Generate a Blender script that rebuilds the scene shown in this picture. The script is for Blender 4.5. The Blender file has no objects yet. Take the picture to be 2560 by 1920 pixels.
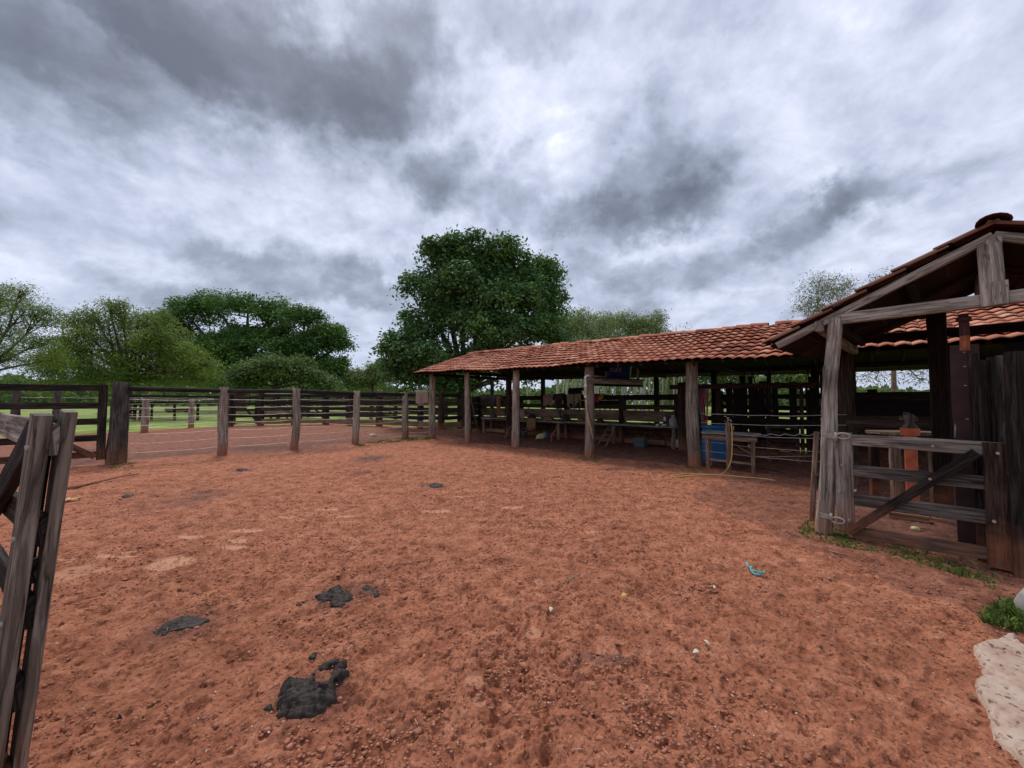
import bpy, math, random
import numpy as np
from mathutils import Vector, Matrix, Euler
random.seed(7); RNG = np.random.default_rng(11)
R = math.radians
scene = bpy.context.scene
COL = scene.collection

# ------------------------------------------------------------------ camera
F = 962.0; PITCH = math.atan(40/962.0); H = 1.6
cam_d = bpy.data.cameras.new("camera"); cam = bpy.data.objects.new("camera", cam_d); COL.objects.link(cam)
cam_d.sensor_width = 36; cam_d.lens = F/2560*36; cam_d.clip_end = 3000; cam_d.clip_start = 0.05
cam.location = (0, 0, H); cam.rotation_euler = (math.pi/2+PITCH, 0, 0)
scene.camera = cam
scene.render.resolution_x = 1024; scene.render.resolution_y = 768
scene.view_settings.view_transform = 'Standard'; scene.view_settings.look = 'None'
scene.view_settings.exposure = 0.48; scene.view_settings.gamma = 1.0
def ray(px, py):
    x = (px-1280)/F; u = (960-py)/F
    c, s = math.cos(PITCH), math.sin(PITCH)
    return Vector((x, c-u*s, s+u*c))
def G(px, py, z=0.0):
    d = ray(px, py); t = (z-H)/d.z; return Vector((d.x*t, d.y*t, z))
def DP(px, py, Y):
    d = ray(px, py); t = Y/d.y; return Vector((d.x*t, Y, H+d.z*t))
def PL(px, py, o, g):
    d = ray(px, py); nx, ny = -g[1], g[0]
    t = (o[0]*nx+o[1]*ny)/(d.x*nx+d.y*ny); return Vector((d.x*t, d.y*t, H+d.z*t))

# ------------------------------------------------------------------ world and sun
SUN_EL, SUN_AZ = R(54), R(-30)      # azimuth measured from +Y towards +X
world = bpy.data.worlds.new("World"); scene.world = world; world.use_nodes = True
def build_world():
    nt = world.node_tree; nt.nodes.clear(); N = nt.nodes.new; L = nt.links.new
    out = N('ShaderNodeOutputWorld'); mix = N('ShaderNodeMixShader'); b1 = N('ShaderNodeBackground'); b2 = N('ShaderNodeBackground')
    sky = N('ShaderNodeTexSky'); sky.sky_type = 'NISHITA'; sky.sun_disc = False; sky.sun_elevation = SUN_EL; sky.sun_rotation = SUN_AZ
    L(sky.outputs[0], b1.inputs[0]); b1.inputs[1].default_value = 0.09
    tc = N('ShaderNodeTexCoord')
    def vm(op, a, b=None, sc=None):
        n = N('ShaderNodeVectorMath'); n.operation = op; L(a, n.inputs[0])
        if b is not None:
            if hasattr(b, 'links'): L(b, n.inputs[1])
            else: n.inputs[1].default_value = b
        if sc is not None: n.inputs[3].default_value = sc
        return n.outputs[0] if op not in ('LENGTH', 'DOT_PRODUCT') else n.outputs[1]
    def mt(op, a, b, c=None):
        n = N('ShaderNodeMath'); n.operation = op
        for i, v in enumerate((a, b, c)):
            if v is None: continue
            if hasattr(v, 'links'): L(v, n.inputs[i])
            else: n.inputs[i].default_value = v
        return n.outputs[0]
    d = tc.outputs['Generated']
    def noise(vec, sc, det, rough=.55, dist=0):
        n = N('ShaderNodeTexNoise'); L(vec, n.inputs['Vector']); n.inputs['Scale'].default_value = sc
        n.inputs['Detail'].default_value = det; n.inputs['Roughness'].default_value = rough; n.inputs['Distortion'].default_value = dist; return n
    # a flat cloud deck seen in perspective
    sp = N('ShaderNodeSeparateXYZ'); L(d, sp.inputs[0])
    zz = mt('ADD', mt('MAXIMUM', sp.outputs[2], 0.0), 0.46)
    cb = N('ShaderNodeCombineXYZ'); L(mt('DIVIDE', sp.outputs[0], zz), cb.inputs[0]); L(mt('DIVIDE', sp.outputs[1], zz), cb.inputs[1])
    deck = cb.outputs[0]
    w1 = vm('SCALE', vm('SUBTRACT', noise(d, 3.2, 4, .6).outputs['Color'], (.5,.5,.5)), sc=0.30)
    w2 = vm('SCALE', vm('SUBTRACT', noise(d, 9, 6, .65).outputs['Color'], (.5,.5,.5)), sc=0.17)
    dw = vm('ADD', vm('ADD', d, w1), w2)
    val = None
    K = 2560/2212
    blobs = [ # display px centre, radii, amount (negative = dark), tilt
     (500,95,400,135,-.50,-8),(800,170,150,105,-.34,20),(60,190,280,120,-.42,0),(150,60,330,110,-.30,0),(250,10,420,70,-.22,0),(880,215,70,55,-.14,0),
     (950,415,75,75,-.34,30),(1060,450,120,55,-.26,0),(1010,330,70,50,-.22,0),(1410,370,125,95,-.38,0),(1275,450,90,60,-.32,0),(1480,420,90,50,-.26,0),(1150,380,60,50,-.16,0),
     (1740,460,140,50,-.28,25),(1870,395,150,55,-.26,20),(2060,360,140,45,-.20,0),(330,590,220,50,-.22,-5),(660,570,170,60,-.24,-5),(790,620,150,40,-.20,0),
     (1480,600,170,60,-.22,10),(1260,590,110,45,-.17,0),(430,470,90,40,-.14,0),(930,40,100,70,-.20,0),(1140,90,150,50,-.20,0),(1470,30,180,60,-.16,10),(1640,150,100,60,-.06,0),
     (90,470,200,50,-.10,0),(840,690,160,40,-.10,0),(1900,620,200,40,-.05,0),
     (1170,230,260,170,.08,0),(560,250,210,60,.20,-5),(1290,120,110,130,.05,0),(1010,15,150,40,.08,0),(1800,110,300,150,.12,0),(1990,250,300,120,.08,0),(180,290,150,50,.18,-10),
     (1950,520,300,60,.10,10),(560,380,260,80,.10,0),(300,525,180,35,.10,0),(1640,330,160,110,.08,0),(620,490,140,30,.12,0),(1380,530,260,30,.10,0),(900,560,200,30,.10,0),(1100,300,60,60,.1,0),
    ]
    for (x, y, rx, ry, am, tilt) in blobs:
        c = ray(x*K, y*K); ln = c.length; c.normalize()
        yax = c; xax = yax.cross(Vector((0,0,1))).normalized(); zax = xax.cross(yax)
        M = Matrix((xax, yax, zax)).transposed() @ Matrix.Rotation(R(-tilt), 3, 'Y')
        mp = N('ShaderNodeMapping'); mp.vector_type = 'TEXTURE'; L(dw, mp.inputs[0])
        mp.inputs['Location'].default_value = c; mp.inputs['Rotation'].default_value = M.to_euler()
        mp.inputs['Scale'].default_value = (rx*K/F/ln*1.55/ln**.5, .9, ry*K/F/ln*1.55)
        le = vm('LENGTH', mp.outputs[0])
        mr = N('ShaderNodeMapRange'); mr.interpolation_type = 'SMOOTHSTEP'; L(le, mr.inputs[0])
        mr.inputs[1].default_value = 0.25 if am < 0 else .1; mr.inputs[2].default_value = .98 if am < 0 else 1.15; mr.inputs[3].default_value = am; mr.inputs[4].default_value = 0
        val = mr.outputs[0] if val is None else mt('ADD', val, mr.outputs[0])
    n1 = noise(deck, 1.9, 6, .55, 0); n2 = noise(deck, 7.0, 6, .60, 0); n3 = noise(dw, 6, 5, .55)
    tot = mt('MULTIPLY_ADD', val, 0.82, 0.625)
    tot = mt('MULTIPLY_ADD', mt('SUBTRACT', n1.outputs[0], .5), .50, tot)
    tot = mt('MULTIPLY_ADD', mt('SUBTRACT', n2.outputs[0], .5), .55, tot)
    tot = mt('MULTIPLY_ADD', mt('SUBTRACT', n3.outputs[0], .5), .34, tot)
    dkw = vm('ADD', deck, vm('SCALE', vm('SUBTRACT', noise(deck, 1.6, 3, .5).outputs['Color'], (.5,.5,.5)), sc=.6)); n4 = noise(dkw, 3.6, 6, .56, 0)
    puff = mt('ABSOLUTE', mt('SUBTRACT', mt('MULTIPLY', n4.outputs[0], 2), 1.0), None)
    tot = mt('MULTIPLY_ADD', mt('SUBTRACT', puff, .2), -.42, tot)
    cr = N('ShaderNodeValToRGB'); L(tot, cr.inputs[0]); e = cr.color_ramp.elements
    e[0].position = 0.0; e[0].color = (.105,.120,.158,1)
    e[1].position = 1.0; e[1].color = (.80,.82,.91,1)
    for p, c in ((.22,(.155,.175,.225,1)),(.45,(.265,.30,.385,1)),(.65,(.415,.455,.57,1)),(.85,(.60,.635,.77,1))):
        q = e.new(p); q.color = c
    hz = N('ShaderNodeMapRange'); L(sp.outputs[2], hz.inputs[0]); hz.inputs[1].default_value = .0; hz.inputs[2].default_value = .22; hz.inputs[3].default_value = .45; hz.inputs[4].default_value = 0
    mc = N('ShaderNodeMixRGB'); L(hz.outputs[0], mc.inputs[0]); L(cr.outputs[0], mc.inputs[1]); mc.inputs[2].default_value = (.40,.47,.62,1)
    L(mc.outputs[0], b2.inputs[0]); b2.inputs[1].default_value = 1.0
    mix.inputs[0].default_value = .94; L(b1.outputs[0], mix.inputs[1]); L(b2.outputs[0], mix.inputs[2]); L(mix.outputs[0], out.inputs[0])
build_world()
sun_d = bpy.data.lights.new("sun", 'SUN'); sun_d.energy = 1.5; sun_d.angle = R(14); sun_d.color = (1, .965, .91)
sun = bpy.data.objects.new("sun", sun_d); COL.objects.link(sun)
sd = Vector((math.sin(SUN_AZ)*math.cos(SUN_EL), math.cos(SUN_AZ)*math.cos(SUN_EL), math.sin(SUN_EL)))
sun.rotation_euler = sd.to_track_quat('Z', 'Y').to_euler()

# ------------------------------------------------------------------ materials
def nodes(name):
    m = bpy.data.materials.new(name); m.use_nodes = True; nt = m.node_tree
    b = nt.nodes['Principled BSDF']; return m, nt, b
def mat_plain(name, col, rough=.6, metal=0, var=.25, scale=8, bump=.15, spec=.3):
    m, nt, b = nodes(name); N = nt.nodes.new; L = nt.links.new
    tc = N('ShaderNodeTexCoord'); n = N('ShaderNodeTexNoise'); n.inputs['Scale'].default_value = scale; n.inputs['Detail'].default_value = 6
    L(tc.outputs['Object'], n.inputs[0])
    r = N('ShaderNodeValToRGB'); L(n.outputs[0], r.inputs[0]); e = r.color_ramp.elements
    e[0].position = .3; e[1].position = .7
    e[0].color = (*[c*(1-var) for c in col], 1); e[1].color = (*[min(1, c*(1+var)) for c in col], 1)
    L(r.outputs[0], b.inputs['Base Color']); b.inputs['Roughness'].default_value = rough; b.inputs['Metallic'].default_value = metal
    b.inputs['Specular IOR Level'].default_value = spec
    bp = N('ShaderNodeBump'); bp.inputs['Strength'].default_value = bump; bp.inputs['Distance'].default_value = .01; L(n.outputs[0], bp.inputs['Height']); L(bp.outputs[0], b.inputs['Normal'])
    return m
def mat_wood(name, dark, light, stain=0.0, knots=True, fine=1.0):
    """weathered timber; UV x runs across, UV y along the piece, in metres"""
    m, nt, b = nodes(name); N = nt.nodes.new; L = nt.links.new
    uv = N('ShaderNodeUVMap'); mp = N('ShaderNodeMapping'); L(uv.outputs[0], mp.inputs[0]); mp.inputs['Scale'].default_value = (34*fine, 2.2, 1)
    n1 = N('ShaderNodeTexNoise'); n1.inputs['Scale'].default_value = 1; n1.inputs['Detail'].default_value = 8; n1.inputs['Roughness'].default_value = .62; n1.inputs['Distortion'].default_value = .6; L(mp.outputs[0], n1.inputs[0])
    mp2 = N('ShaderNodeMapping'); L(uv.outputs[0], mp2.inputs[0]); mp2.inputs['Scale'].default_value = (5, 1.1, 1)
    n2 = N('ShaderNodeTexNoise'); n2.inputs['Scale'].default_value = 1; n2.inputs['Detail'].default_value = 5; L(mp2.outputs[0], n2.inputs[0])
    mp3 = N('ShaderNodeMapping'); L(uv.outputs[0], mp3.inputs[0]); mp3.inputs['Scale'].default_value = (120*fine, 3.5, 1)
    n3 = N('ShaderNodeTexNoise'); n3.inputs['Scale'].default_value = 1; n3.inputs['Detail'].default_value = 3; L(mp3.outputs[0], n3.inputs[0])
    r = N('ShaderNodeValToRGB'); L(n1.outputs[0], r.inputs[0]); e = r.color_ramp.elements
    e[0].position = .33; e[0].color = (*[c*.45 for c in dark], 1); e[1].position = .68; e[1].color = (*light, 1)
    q = e.new(.45); q.color = (*dark, 1)
    mx = N('ShaderNodeMixRGB'); mx.blend_type = 'MULTIPLY'; mx.inputs[0].default_value = .8
    r2 = N('ShaderNodeValToRGB'); L(n2.outputs[0], r2.inputs[0]); f = r2.color_ramp.elements; f[0].position = .3; f[0].color = (.5,.44,.4,1); f[1].position = .65; f[1].color = (1.1,1.08,1.04,1)
    L(r.outputs[0], mx.inputs[1]); L(r2.outputs[0], mx.inputs[2])
    last = mx.outputs[0]
    # red soil splashed on the foot of the timber
    ge = N('ShaderNodeNewGeometry'); sx = N('ShaderNodeSeparateXYZ'); L(ge.outputs['Position'], sx.inputs[0])
    ns = N('ShaderNodeTexNoise'); ns.inputs['Scale'].default_value = 6; L(ge.outputs['Position'], ns.inputs[0])
    ad = N('ShaderNodeMath'); ad.operation = 'MULTIPLY_ADD'; L(ns.outputs[0], ad.inputs[0]); ad.inputs[1].default_value = -.7; L(sx.outputs[2], ad.inputs[2])
    mr = N('ShaderNodeMapRange'); L(ad.outputs[0], mr.inputs[0]); mr.inputs[1].default_value = -.35; mr.inputs[2].default_value = .14; mr.inputs[3].default_value = stain; mr.inputs[4].default_value = 0
    oi = N('ShaderNodeObjectInfo'); ro = N('ShaderNodeMapRange'); L(oi.outputs['Random'], ro.inputs[0]); ro.inputs[3].default_value = .72; ro.inputs[4].default_value = 1.22
    mv = N('ShaderNodeVectorMath'); mv.operation = 'SCALE'; L(last, mv.inputs[0]); L(ro.outputs[0], mv.inputs[3]); last = mv.outputs[0]
    mk = N('ShaderNodeMapping'); L(uv.outputs[0], mk.inputs[0]); mk.inputs['Scale'].default_value = (7, 1.9, 1)
    vk = N('ShaderNodeTexVoronoi'); L(mk.outputs[0], vk.inputs[0]); vk.inputs['Scale'].default_value = 1
    rk = N('ShaderNodeValToRGB'); L(vk.outputs[0], rk.inputs[0]); kk = rk.color_ramp.elements; kk[0].position = .05; kk[0].color = (.25,.2,.18,1); kk[1].position = .13; kk[1].color = (1,1,1,1)
    mkx = N('ShaderNodeMixRGB'); mkx.blend_type = 'MULTIPLY'; mkx.inputs[0].default_value = .8; L(last, mkx.inputs[1]); L(rk.outputs[0], mkx.inputs[2]); last = mkx.outputs[0]
    mc_ = N('ShaderNodeMapping'); L(uv.outputs[0], mc_.inputs[0]); mc_.inputs['Scale'].default_value = (22, .9, 1)
    nc_ = N('ShaderNodeTexNoise'); nc_.inputs['Scale'].default_value = 1; nc_.inputs['Detail'].default_value = 4; nc_.inputs['Distortion'].default_value = .3; L(mc_.outputs[0], nc_.inputs[0])
    rc = N('ShaderNodeValToRGB'); L(nc_.outputs[0], rc.inputs[0]); cc_ = rc.color_ramp.elements; cc_[0].position = .485; cc_[0].color = (1,1,1,1); cc_[1].position = .515; cc_[1].color = (1,1,1,1); q = cc_.new(.5); q.color = (.12,.1,.09,1)
    mcx = N('ShaderNodeMixRGB'); mcx.blend_type = 'MULTIPLY'; mcx.inputs[0].default_value = .75; L(last, mcx.inputs[1]); L(rc.outputs[0], mcx.inputs[2]); last = mcx.outputs[0]
    ms = N('ShaderNodeMixRGB'); L(mr.outputs[0], ms.inputs[0]); L(last, ms.inputs[1]); ms.inputs[2].default_value = (.33,.125,.058,1)
    L(ms.outputs[0], b.inputs['Base Color']); b.inputs['Roughness'].default_value = .85; b.inputs['Specular IOR Level'].default_value = .2
    cr = N('ShaderNodeValToRGB'); L(n1.outputs[0], cr.inputs[0]); c = cr.color_ramp.elements; c[0].position = .33; c[0].color = (0,0,0,1); c[1].position = .5; c[1].color = (1,1,1,1)
    am = N('ShaderNodeMath'); am.operation = 'MULTIPLY_ADD'; L(n3.outputs[0], am.inputs[0]); am.inputs[1].default_value = .35; L(cr.outputs[0], am.inputs[2])
    bp = N('ShaderNodeBump'); bp.inputs['Strength'].default_value = .8; bp.inputs['Distance'].default_value = .008; L(am.outputs[0], bp.inputs['Height']); L(bp.outputs[0], b.inputs['Normal'])
    return m
def mat_leaf(name, col, var=.5, trans=.3):
    m, nt, b = nodes(name); N = nt.nodes.new; L = nt.links.new
    at = N('ShaderNodeAttribute'); at.attribute_name = 'tint'
    sp = N('ShaderNodeSeparateColor'); L(at.outputs['Color'], sp.inputs[0])
    r = N('ShaderNodeValToRGB'); L(sp.outputs[0], r.inputs[0]); e = r.color_ramp.elements
    e[0].position = 0; e[0].color = (col[0]*.55, col[1]*.62, col[2]*.75, 1); e[1].position = 1; e[1].color = (min(1,col[0]*2.0), min(1,col[1]*1.7), col[2]*1.2, 1)
    q = e.new(.55); q.color = (*col, 1)
    L(r.outputs[0], b.inputs['Base Color']); b.inputs['Roughness'].default_value = .55; b.inputs['Specular IOR Level'].default_value = .15
    tr = N('ShaderNodeBsdfTranslucent'); L(r.outputs[0], tr.inputs[0]); mx = N('ShaderNodeMixShader'); mx.inputs[0].default_value = trans
    L(b.outputs[0], mx.inputs[1]); L(tr.outputs[0], mx.inputs[2]); L(mx.outputs[0], nt.nodes['Material Output'].inputs[0])
    return m
def mat_tile(name, k=1.0):
    m, nt, b = nodes(name); N = nt.nodes.new; L = nt.links.new
    at = N('ShaderNodeAttribute'); at.attribute_name = 'tint'; sp = N('ShaderNodeSeparateColor'); L(at.outputs['Color'], sp.inputs[0])
    r = N('ShaderNodeValToRGB'); L(sp.outputs[0], r.inputs[0]); e = r.color_ramp.elements
    e[0].position = 0; e[0].color = (.20,.060,.036,1); e[1].position = 1; e[1].color = (.74,.36,.23,1); q = e.new(.35); q.color = (.46,.145,.078,1); q = e.new(.72); q.color = (.60,.235,.135,1)
    tc = N('ShaderNodeTexCoord'); n = N('ShaderNodeTexNoise'); n.inputs['Scale'].default_value = 3.0; n.inputs['Detail'].default_value = 9; n.inputs['Roughness'].default_value = .7; L(tc.outputs['Object'], n.inputs[0])
    r2 = N('ShaderNodeValToRGB'); L(n.outputs[0], r2.inputs[0]); f = r2.color_ramp.elements; f[0].position = .34; f[0].color = (.34*k,.27*k,.24*k,1); f[1].position = .52; f[1].color = (k,k,k,1)
    mx = N('ShaderNodeMixRGB'); mx.blend_type = 'MULTIPLY'; mx.inputs[0].default_value = .75; L(r.outputs[0], mx.inputs[1]); L(r2.outputs[0], mx.inputs[2])
    L(mx.outputs[0], b.inputs['Base Color']); b.inputs['Roughness'].default_value = .8; b.inputs['Specular IOR Level'].default_value = .25
    bp = N('ShaderNodeBump'); bp.inputs['Strength'].default_value = .3; bp.inputs['Distance'].default_value = .01; L(n.outputs[0], bp.inputs['Height']); L(bp.outputs[0], b.inputs['Normal'])
    return m
M = {
 'grey': mat_wood('weathered_grey', (.25,.22,.19), (.50,.46,.41), stain=.5),
 'greyD': mat_wood('weathered_dark_grey', (.075,.063,.056), (.19,.168,.15), stain=.5),
 'gateW': mat_wood('gate_wood', (.20,.165,.135), (.42,.37,.315), stain=.4),
 'post': mat_wood('post_wood', (.28,.23,.185), (.52,.455,.385), stain=.95),
 'brown': mat_wood('brown_wood', (.040,.025,.019), (.11,.072,.055), stain=.7),
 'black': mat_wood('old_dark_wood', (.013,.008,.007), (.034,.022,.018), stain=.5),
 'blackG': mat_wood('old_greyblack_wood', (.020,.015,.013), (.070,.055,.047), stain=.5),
 'plank': mat_wood('raw_plank', (.20,.14,.10), (.42,.32,.235), stain=.5),
 'rust': mat_plain('rusty_steel', (.30,.095,.045), .75, 0, .4, 14, .3),
 'orange': mat_plain('orange_paint', (.50,.13,.06), .6, 0, .3, 9, .2),
 'maroon': mat_plain('maroon_steel', (.055,.022,.022), .6, 0, .3, 9, .2),
 'maroonR': mat_plain('faded_red', (.11,.03,.03), .7, 0, .4, 30, .2),
 'steel': mat_plain('old_steel', (.36,.31,.26), .6, .2, .35, 30, .3),
 'wire': mat_plain('fence_wire', (.52,.46,.40), .5, .3, .3, 20, .1),
 'pvc': mat_plain('pvc_pipe', (.66,.62,.58), .5, 0, .15, 6, .05),
 'blue': mat_plain('blue_plastic', (.025,.14,.33), .4, 0, .2, 3, .05),
 'blueD': mat_plain('tank_blue', (.012,.02,.12), .4, 0, .15, 3, .05),
 'white': mat_plain('white_plastic', (.72,.72,.72), .5, 0, .15, 8, .1),
 'yellow': mat_plain('yellow_hose', (.62,.42,.14), .45, 0, .15, 5, .05),
 'turq': mat_plain('turquoise_strap', (.10,.46,.45), .5, 0, .25, 20, .1),
 'sack': mat_plain('burlap', (.33,.25,.18), .95, 0, .25, 40, .4),
 'fleece': mat_plain('fleece', (.32,.26,.18), .95, 0, .35, 25, .6),
 'cloth_br': mat_plain('brown_cloth', (.22,.12,.055), .95, 0, .5, 14, .4),
 'leather': mat_plain('dark_leather', (.05,.028,.022), .6, 0, .4, 10, .2),
 'pink': mat_plain('faded_pink_cloth', (.30,.20,.17), .95, 0, .25, 12, .3),
 'redcloth': mat_plain('red_cloth', (.22,.03,.025), .9, 0, .3, 12, .3),
 'mustard': mat_plain('mustard_cloth', (.45,.24,.07), .9, 0, .25, 12, .3),
 'yel_bag': mat_plain('yellow_bag', (.62,.52,.26), .6, 0, .3, 16, .2),
 'blue_bag': mat_plain('blue_bag', (.10,.24,.46), .5, 0, .4, 12, .2),
 'redrope': mat_plain('red_rope', (.35,.03,.05), .8, 0, .3, 30, .2),
 'blurope': mat_plain('grey_blue_rope', (.09,.11,.14), .8, 0, .3, 30, .2),
 'greybox': mat_plain('grey_green_plastic', (.075,.095,.095), .5, 0, .3, 8, .1),
 'bark': mat_plain('bark', (.10,.075,.055), .95, 0, .4, 6, .5),
 'barkW': mat_plain('pale_bark', (.42,.38,.33), .9, 0, .3, 3, .3),
 'barkR': mat_plain('reddish_bark', (.20,.12,.10), .9, 0, .3, 3, .3),
 'concrete': mat_plain('worn_concrete', (.50,.40,.32), .9, 0, .3, 14, .8),
 'rock': mat_plain('grey_rock', (.36,.33,.31), .9, 0, .25, 14, .6),
 'tile': mat_tile('clay_tile'), 'tileD': mat_tile('shaded_dirty_tile', .01),  # gable tiles darkened for their backlit, shadowed edges as well as dirt
 'leafA': mat_leaf('leaf_deep', (.105,.205,.068), .5, .22),
 'leafB': mat_leaf('leaf_mango', (.095,.185,.042), .5, .22),
 'leafC': mat_leaf('leaf_olive', (.175,.255,.050), .5, .35),
 'leafD': mat_leaf('leaf_grey', (.20,.22,.12), .5, .35),
 'leafE': mat_leaf('leaf_pale', (.20,.26,.09), .5, .35),
 'leafF': mat_leaf('leaf_far', (.12,.19,.055), .5, .3),
 'weed': mat_leaf('weed_leaf', (.11,.17,.035), .5, .3),
}
def mat_dung():
    m, nt, b = nodes('wet_dung'); N = nt.nodes.new; L = nt.links.new
    tc = N('ShaderNodeTexCoord'); n = N('ShaderNodeTexNoise'); n.inputs['Scale'].default_value = 26; n.inputs['Detail'].default_value = 8; L(tc.outputs['Object'], n.inputs[0])
    r = N('ShaderNodeValToRGB'); L(n.outputs[0], r.inputs[0]); e = r.color_ramp.elements; e[0].position = .35; e[0].color = (.018,.013,.011,1); e[1].position = .8; e[1].color = (.085,.062,.052,1)
    L(r.outputs[0], b.inputs['Base Color']); b.inputs['Roughness'].default_value = .6; b.inputs['Specular IOR Level'].default_value = .15
    bp = N('ShaderNodeBump'); bp.inputs['Strength'].default_value = .6; bp.inputs['Distance'].default_value = .008; L(n.outputs[0], bp.inputs['Height']); L(bp.outputs[0], b.inputs['Normal'])
    return m
M['dung'] = mat_dung()
def mat_ground():
    m, nt, b = nodes('ground_soil'); N = nt.nodes.new; L = nt.links.new
    ge = N('ShaderNodeNewGeometry'); P = ge.outputs['Position']
    def noise(sc, det=6, ro=.6, di=0):
        n = N('ShaderNodeTexNoise'); L(P, n.inputs[0]); n.inputs['Scale'].default_value = sc; n.inputs['Detail'].default_value = det; n.inputs['Roughness'].default_value = ro; n.inputs['Distortion'].default_value = di; return n.outputs[0]
    def ramp(f, *st):
        r = N('ShaderNodeValToRGB'); L(f, r.inputs[0]); e = r.color_ramp.elements
        e[0].position, c0 = st[0]; e[0].color = (*c0, 1); e[1].position, c1 = st[-1]; e[1].color = (*c1, 1)
        for p, c in st[1:-1]: q = e.new(p); q.color = (*c, 1)
        return r.outputs[0]
    def mix(f, a, c, mode='MIX'):
        n = N('ShaderNodeMixRGB'); n.blend_type = mode
        for i, v in enumerate((f, a, c)):
            if hasattr(v, 'links'): L(v, n.inputs[i])
            else: n.inputs[i].default_value = v if i == 0 else (*v, 1)
        return n.outputs[0]
    big = noise(.55, 5); mid = noise(5, 8, .65, .4); fine = noise(38, 6, .7); vfine = noise(120, 3, .6)
    soil = ramp(mid, (.29,(.15,.052,.027)), (.39,(.36,.132,.071)), (.55,(.52,.207,.114)), (.78,(.66,.31,.185)))
    soil = mix(.55, soil, ramp(fine, (.36,(.30,.24,.21)), (.47,(.97,.97,.97)), (.72,(1.25,1.22,1.2))), 'MULTIPLY')
    soil = mix(.85, soil, ramp(noise(24, 8, .75, .8), (.39,(.18,.14,.12)), (.46,(.94,.94,.94)), (.7,(1.12,1.12,1.12))), 'MULTIPLY')
    soil = mix(.7, soil, ramp(big, (.3,(.78,.74,.72)), (.65,(1.08,1.05,1.05))), 'MULTIPLY')
    soil = mix(ramp(vfine, (.70,(0,0,0)), (.76,(.5,.5,.5))), soil, (.60,.36,.25))
    at = N('ShaderNodeAttribute'); at.attribute_name = 'zone'; sp = N('ShaderNodeSeparateColor'); L(at.outputs['Color'], sp.inputs[0])
    zg, zm, zl = sp.outputs[0], sp.outputs[1], sp.outputs[2]
    mud_shade = ramp(mid, (.3,(.075,.036,.030)), (.6,(.20,.095,.072)), (.8,(.30,.15,.11)))  # mud tone, also used for shade painted under roofs and at post feet
    soil = mix(zm, soil, mud_shade)
    soil = mix(zl, soil, (.66,.33,.20))
    gr = ramp(noise(.5, 6, .6), (.35,(.10,.13,.03)), (.5,(.26,.34,.075)), (.65,(.40,.46,.15)), (.8,(.50,.48,.22)))
    gr = mix(.6, gr, ramp(noise(6, 6, .7), (.3,(.55,.6,.5)), (.7,(1.25,1.2,1.2))), 'MULTIPLY')
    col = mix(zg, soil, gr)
    L(col, b.inputs['Base Color']); b.inputs['Roughness'].default_value = .92; b.inputs['Specular IOR Level'].default_value = .15
    h = N('ShaderNodeMath'); h.operation = 'MULTIPLY_ADD'; L(fine, h.inputs[0]); h.inputs[1].default_value = .45; L(mid, h.inputs[2])
    h2 = N('ShaderNodeMath'); h2.operation = 'MULTIPLY_ADD'; L(vfine, h2.inputs[0]); h2.inputs[1].default_value = .12; L(h.outputs[0], h2.inputs[2])
    bp = N('ShaderNodeBump'); bp.inputs['Strength'].default_value = .9; bp.inputs['Distance'].default_value = .045; L(h2.outputs[0], bp.inputs['Height']); L(bp.outputs[0], b.inputs['Normal'])
    return m
M['ground'] = mat_ground()
M['weedp'] = mat_plain('green_tarp', (.03,.06,.025), .7)
M['clod'] = mat_plain('soil_clod', (.42,.18,.108), .95, 0, .35, 30, .5, .1)

# ------------------------------------------------------------------ object helpers
def tag(o, label=None, cat=None, group=None, kind=None):
    if label: o['label'] = label
    if cat: o['category'] = cat
    if group: o['group'] = group
    if kind: o['kind'] = kind
    return o
def thing(name, loc, label, cat, group=None):
    o = bpy.data.objects.new(name, None); COL.objects.link(o); o.location = loc; o.empty_display_size = .2
    o['wl'] = tuple(loc); return tag(o, label, cat, group)
def wloc(p):
    while p.parent: p = p.parent
    return Vector(p.location)
def vnoise(x, y, seed=0):
    xi = np.floor(x).astype(np.int64); yi = np.floor(y).astype(np.int64); xf = x-xi; yf = y-yi
    def h(a, b):
        n = (a*374761393 + b*668265263 + seed*1442695041) & 0x7fffffff
        n = ((n ^ (n >> 13))*1274126177) & 0x7fffffff
        return ((n ^ (n >> 16)) & 0xffff)/65535.0
    u = xf*xf*(3-2*xf); v = yf*yf*(3-2*yf)
    return (h(xi,yi)*(1-u)+h(xi+1,yi)*u)*(1-v)+(h(xi,yi+1)*(1-u)+h(xi+1,yi+1)*u)*v
def fbm(x, y, f, octv=4, seed=0, rough=.5):
    a = 1; s = 0; t = 0
    for i in range(octv):
        s = s+a*vnoise(x*f+17.3*i, y*f-9.1*i, seed+i); t += a; a *= rough; f *= 2.03
    return s/t
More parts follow.
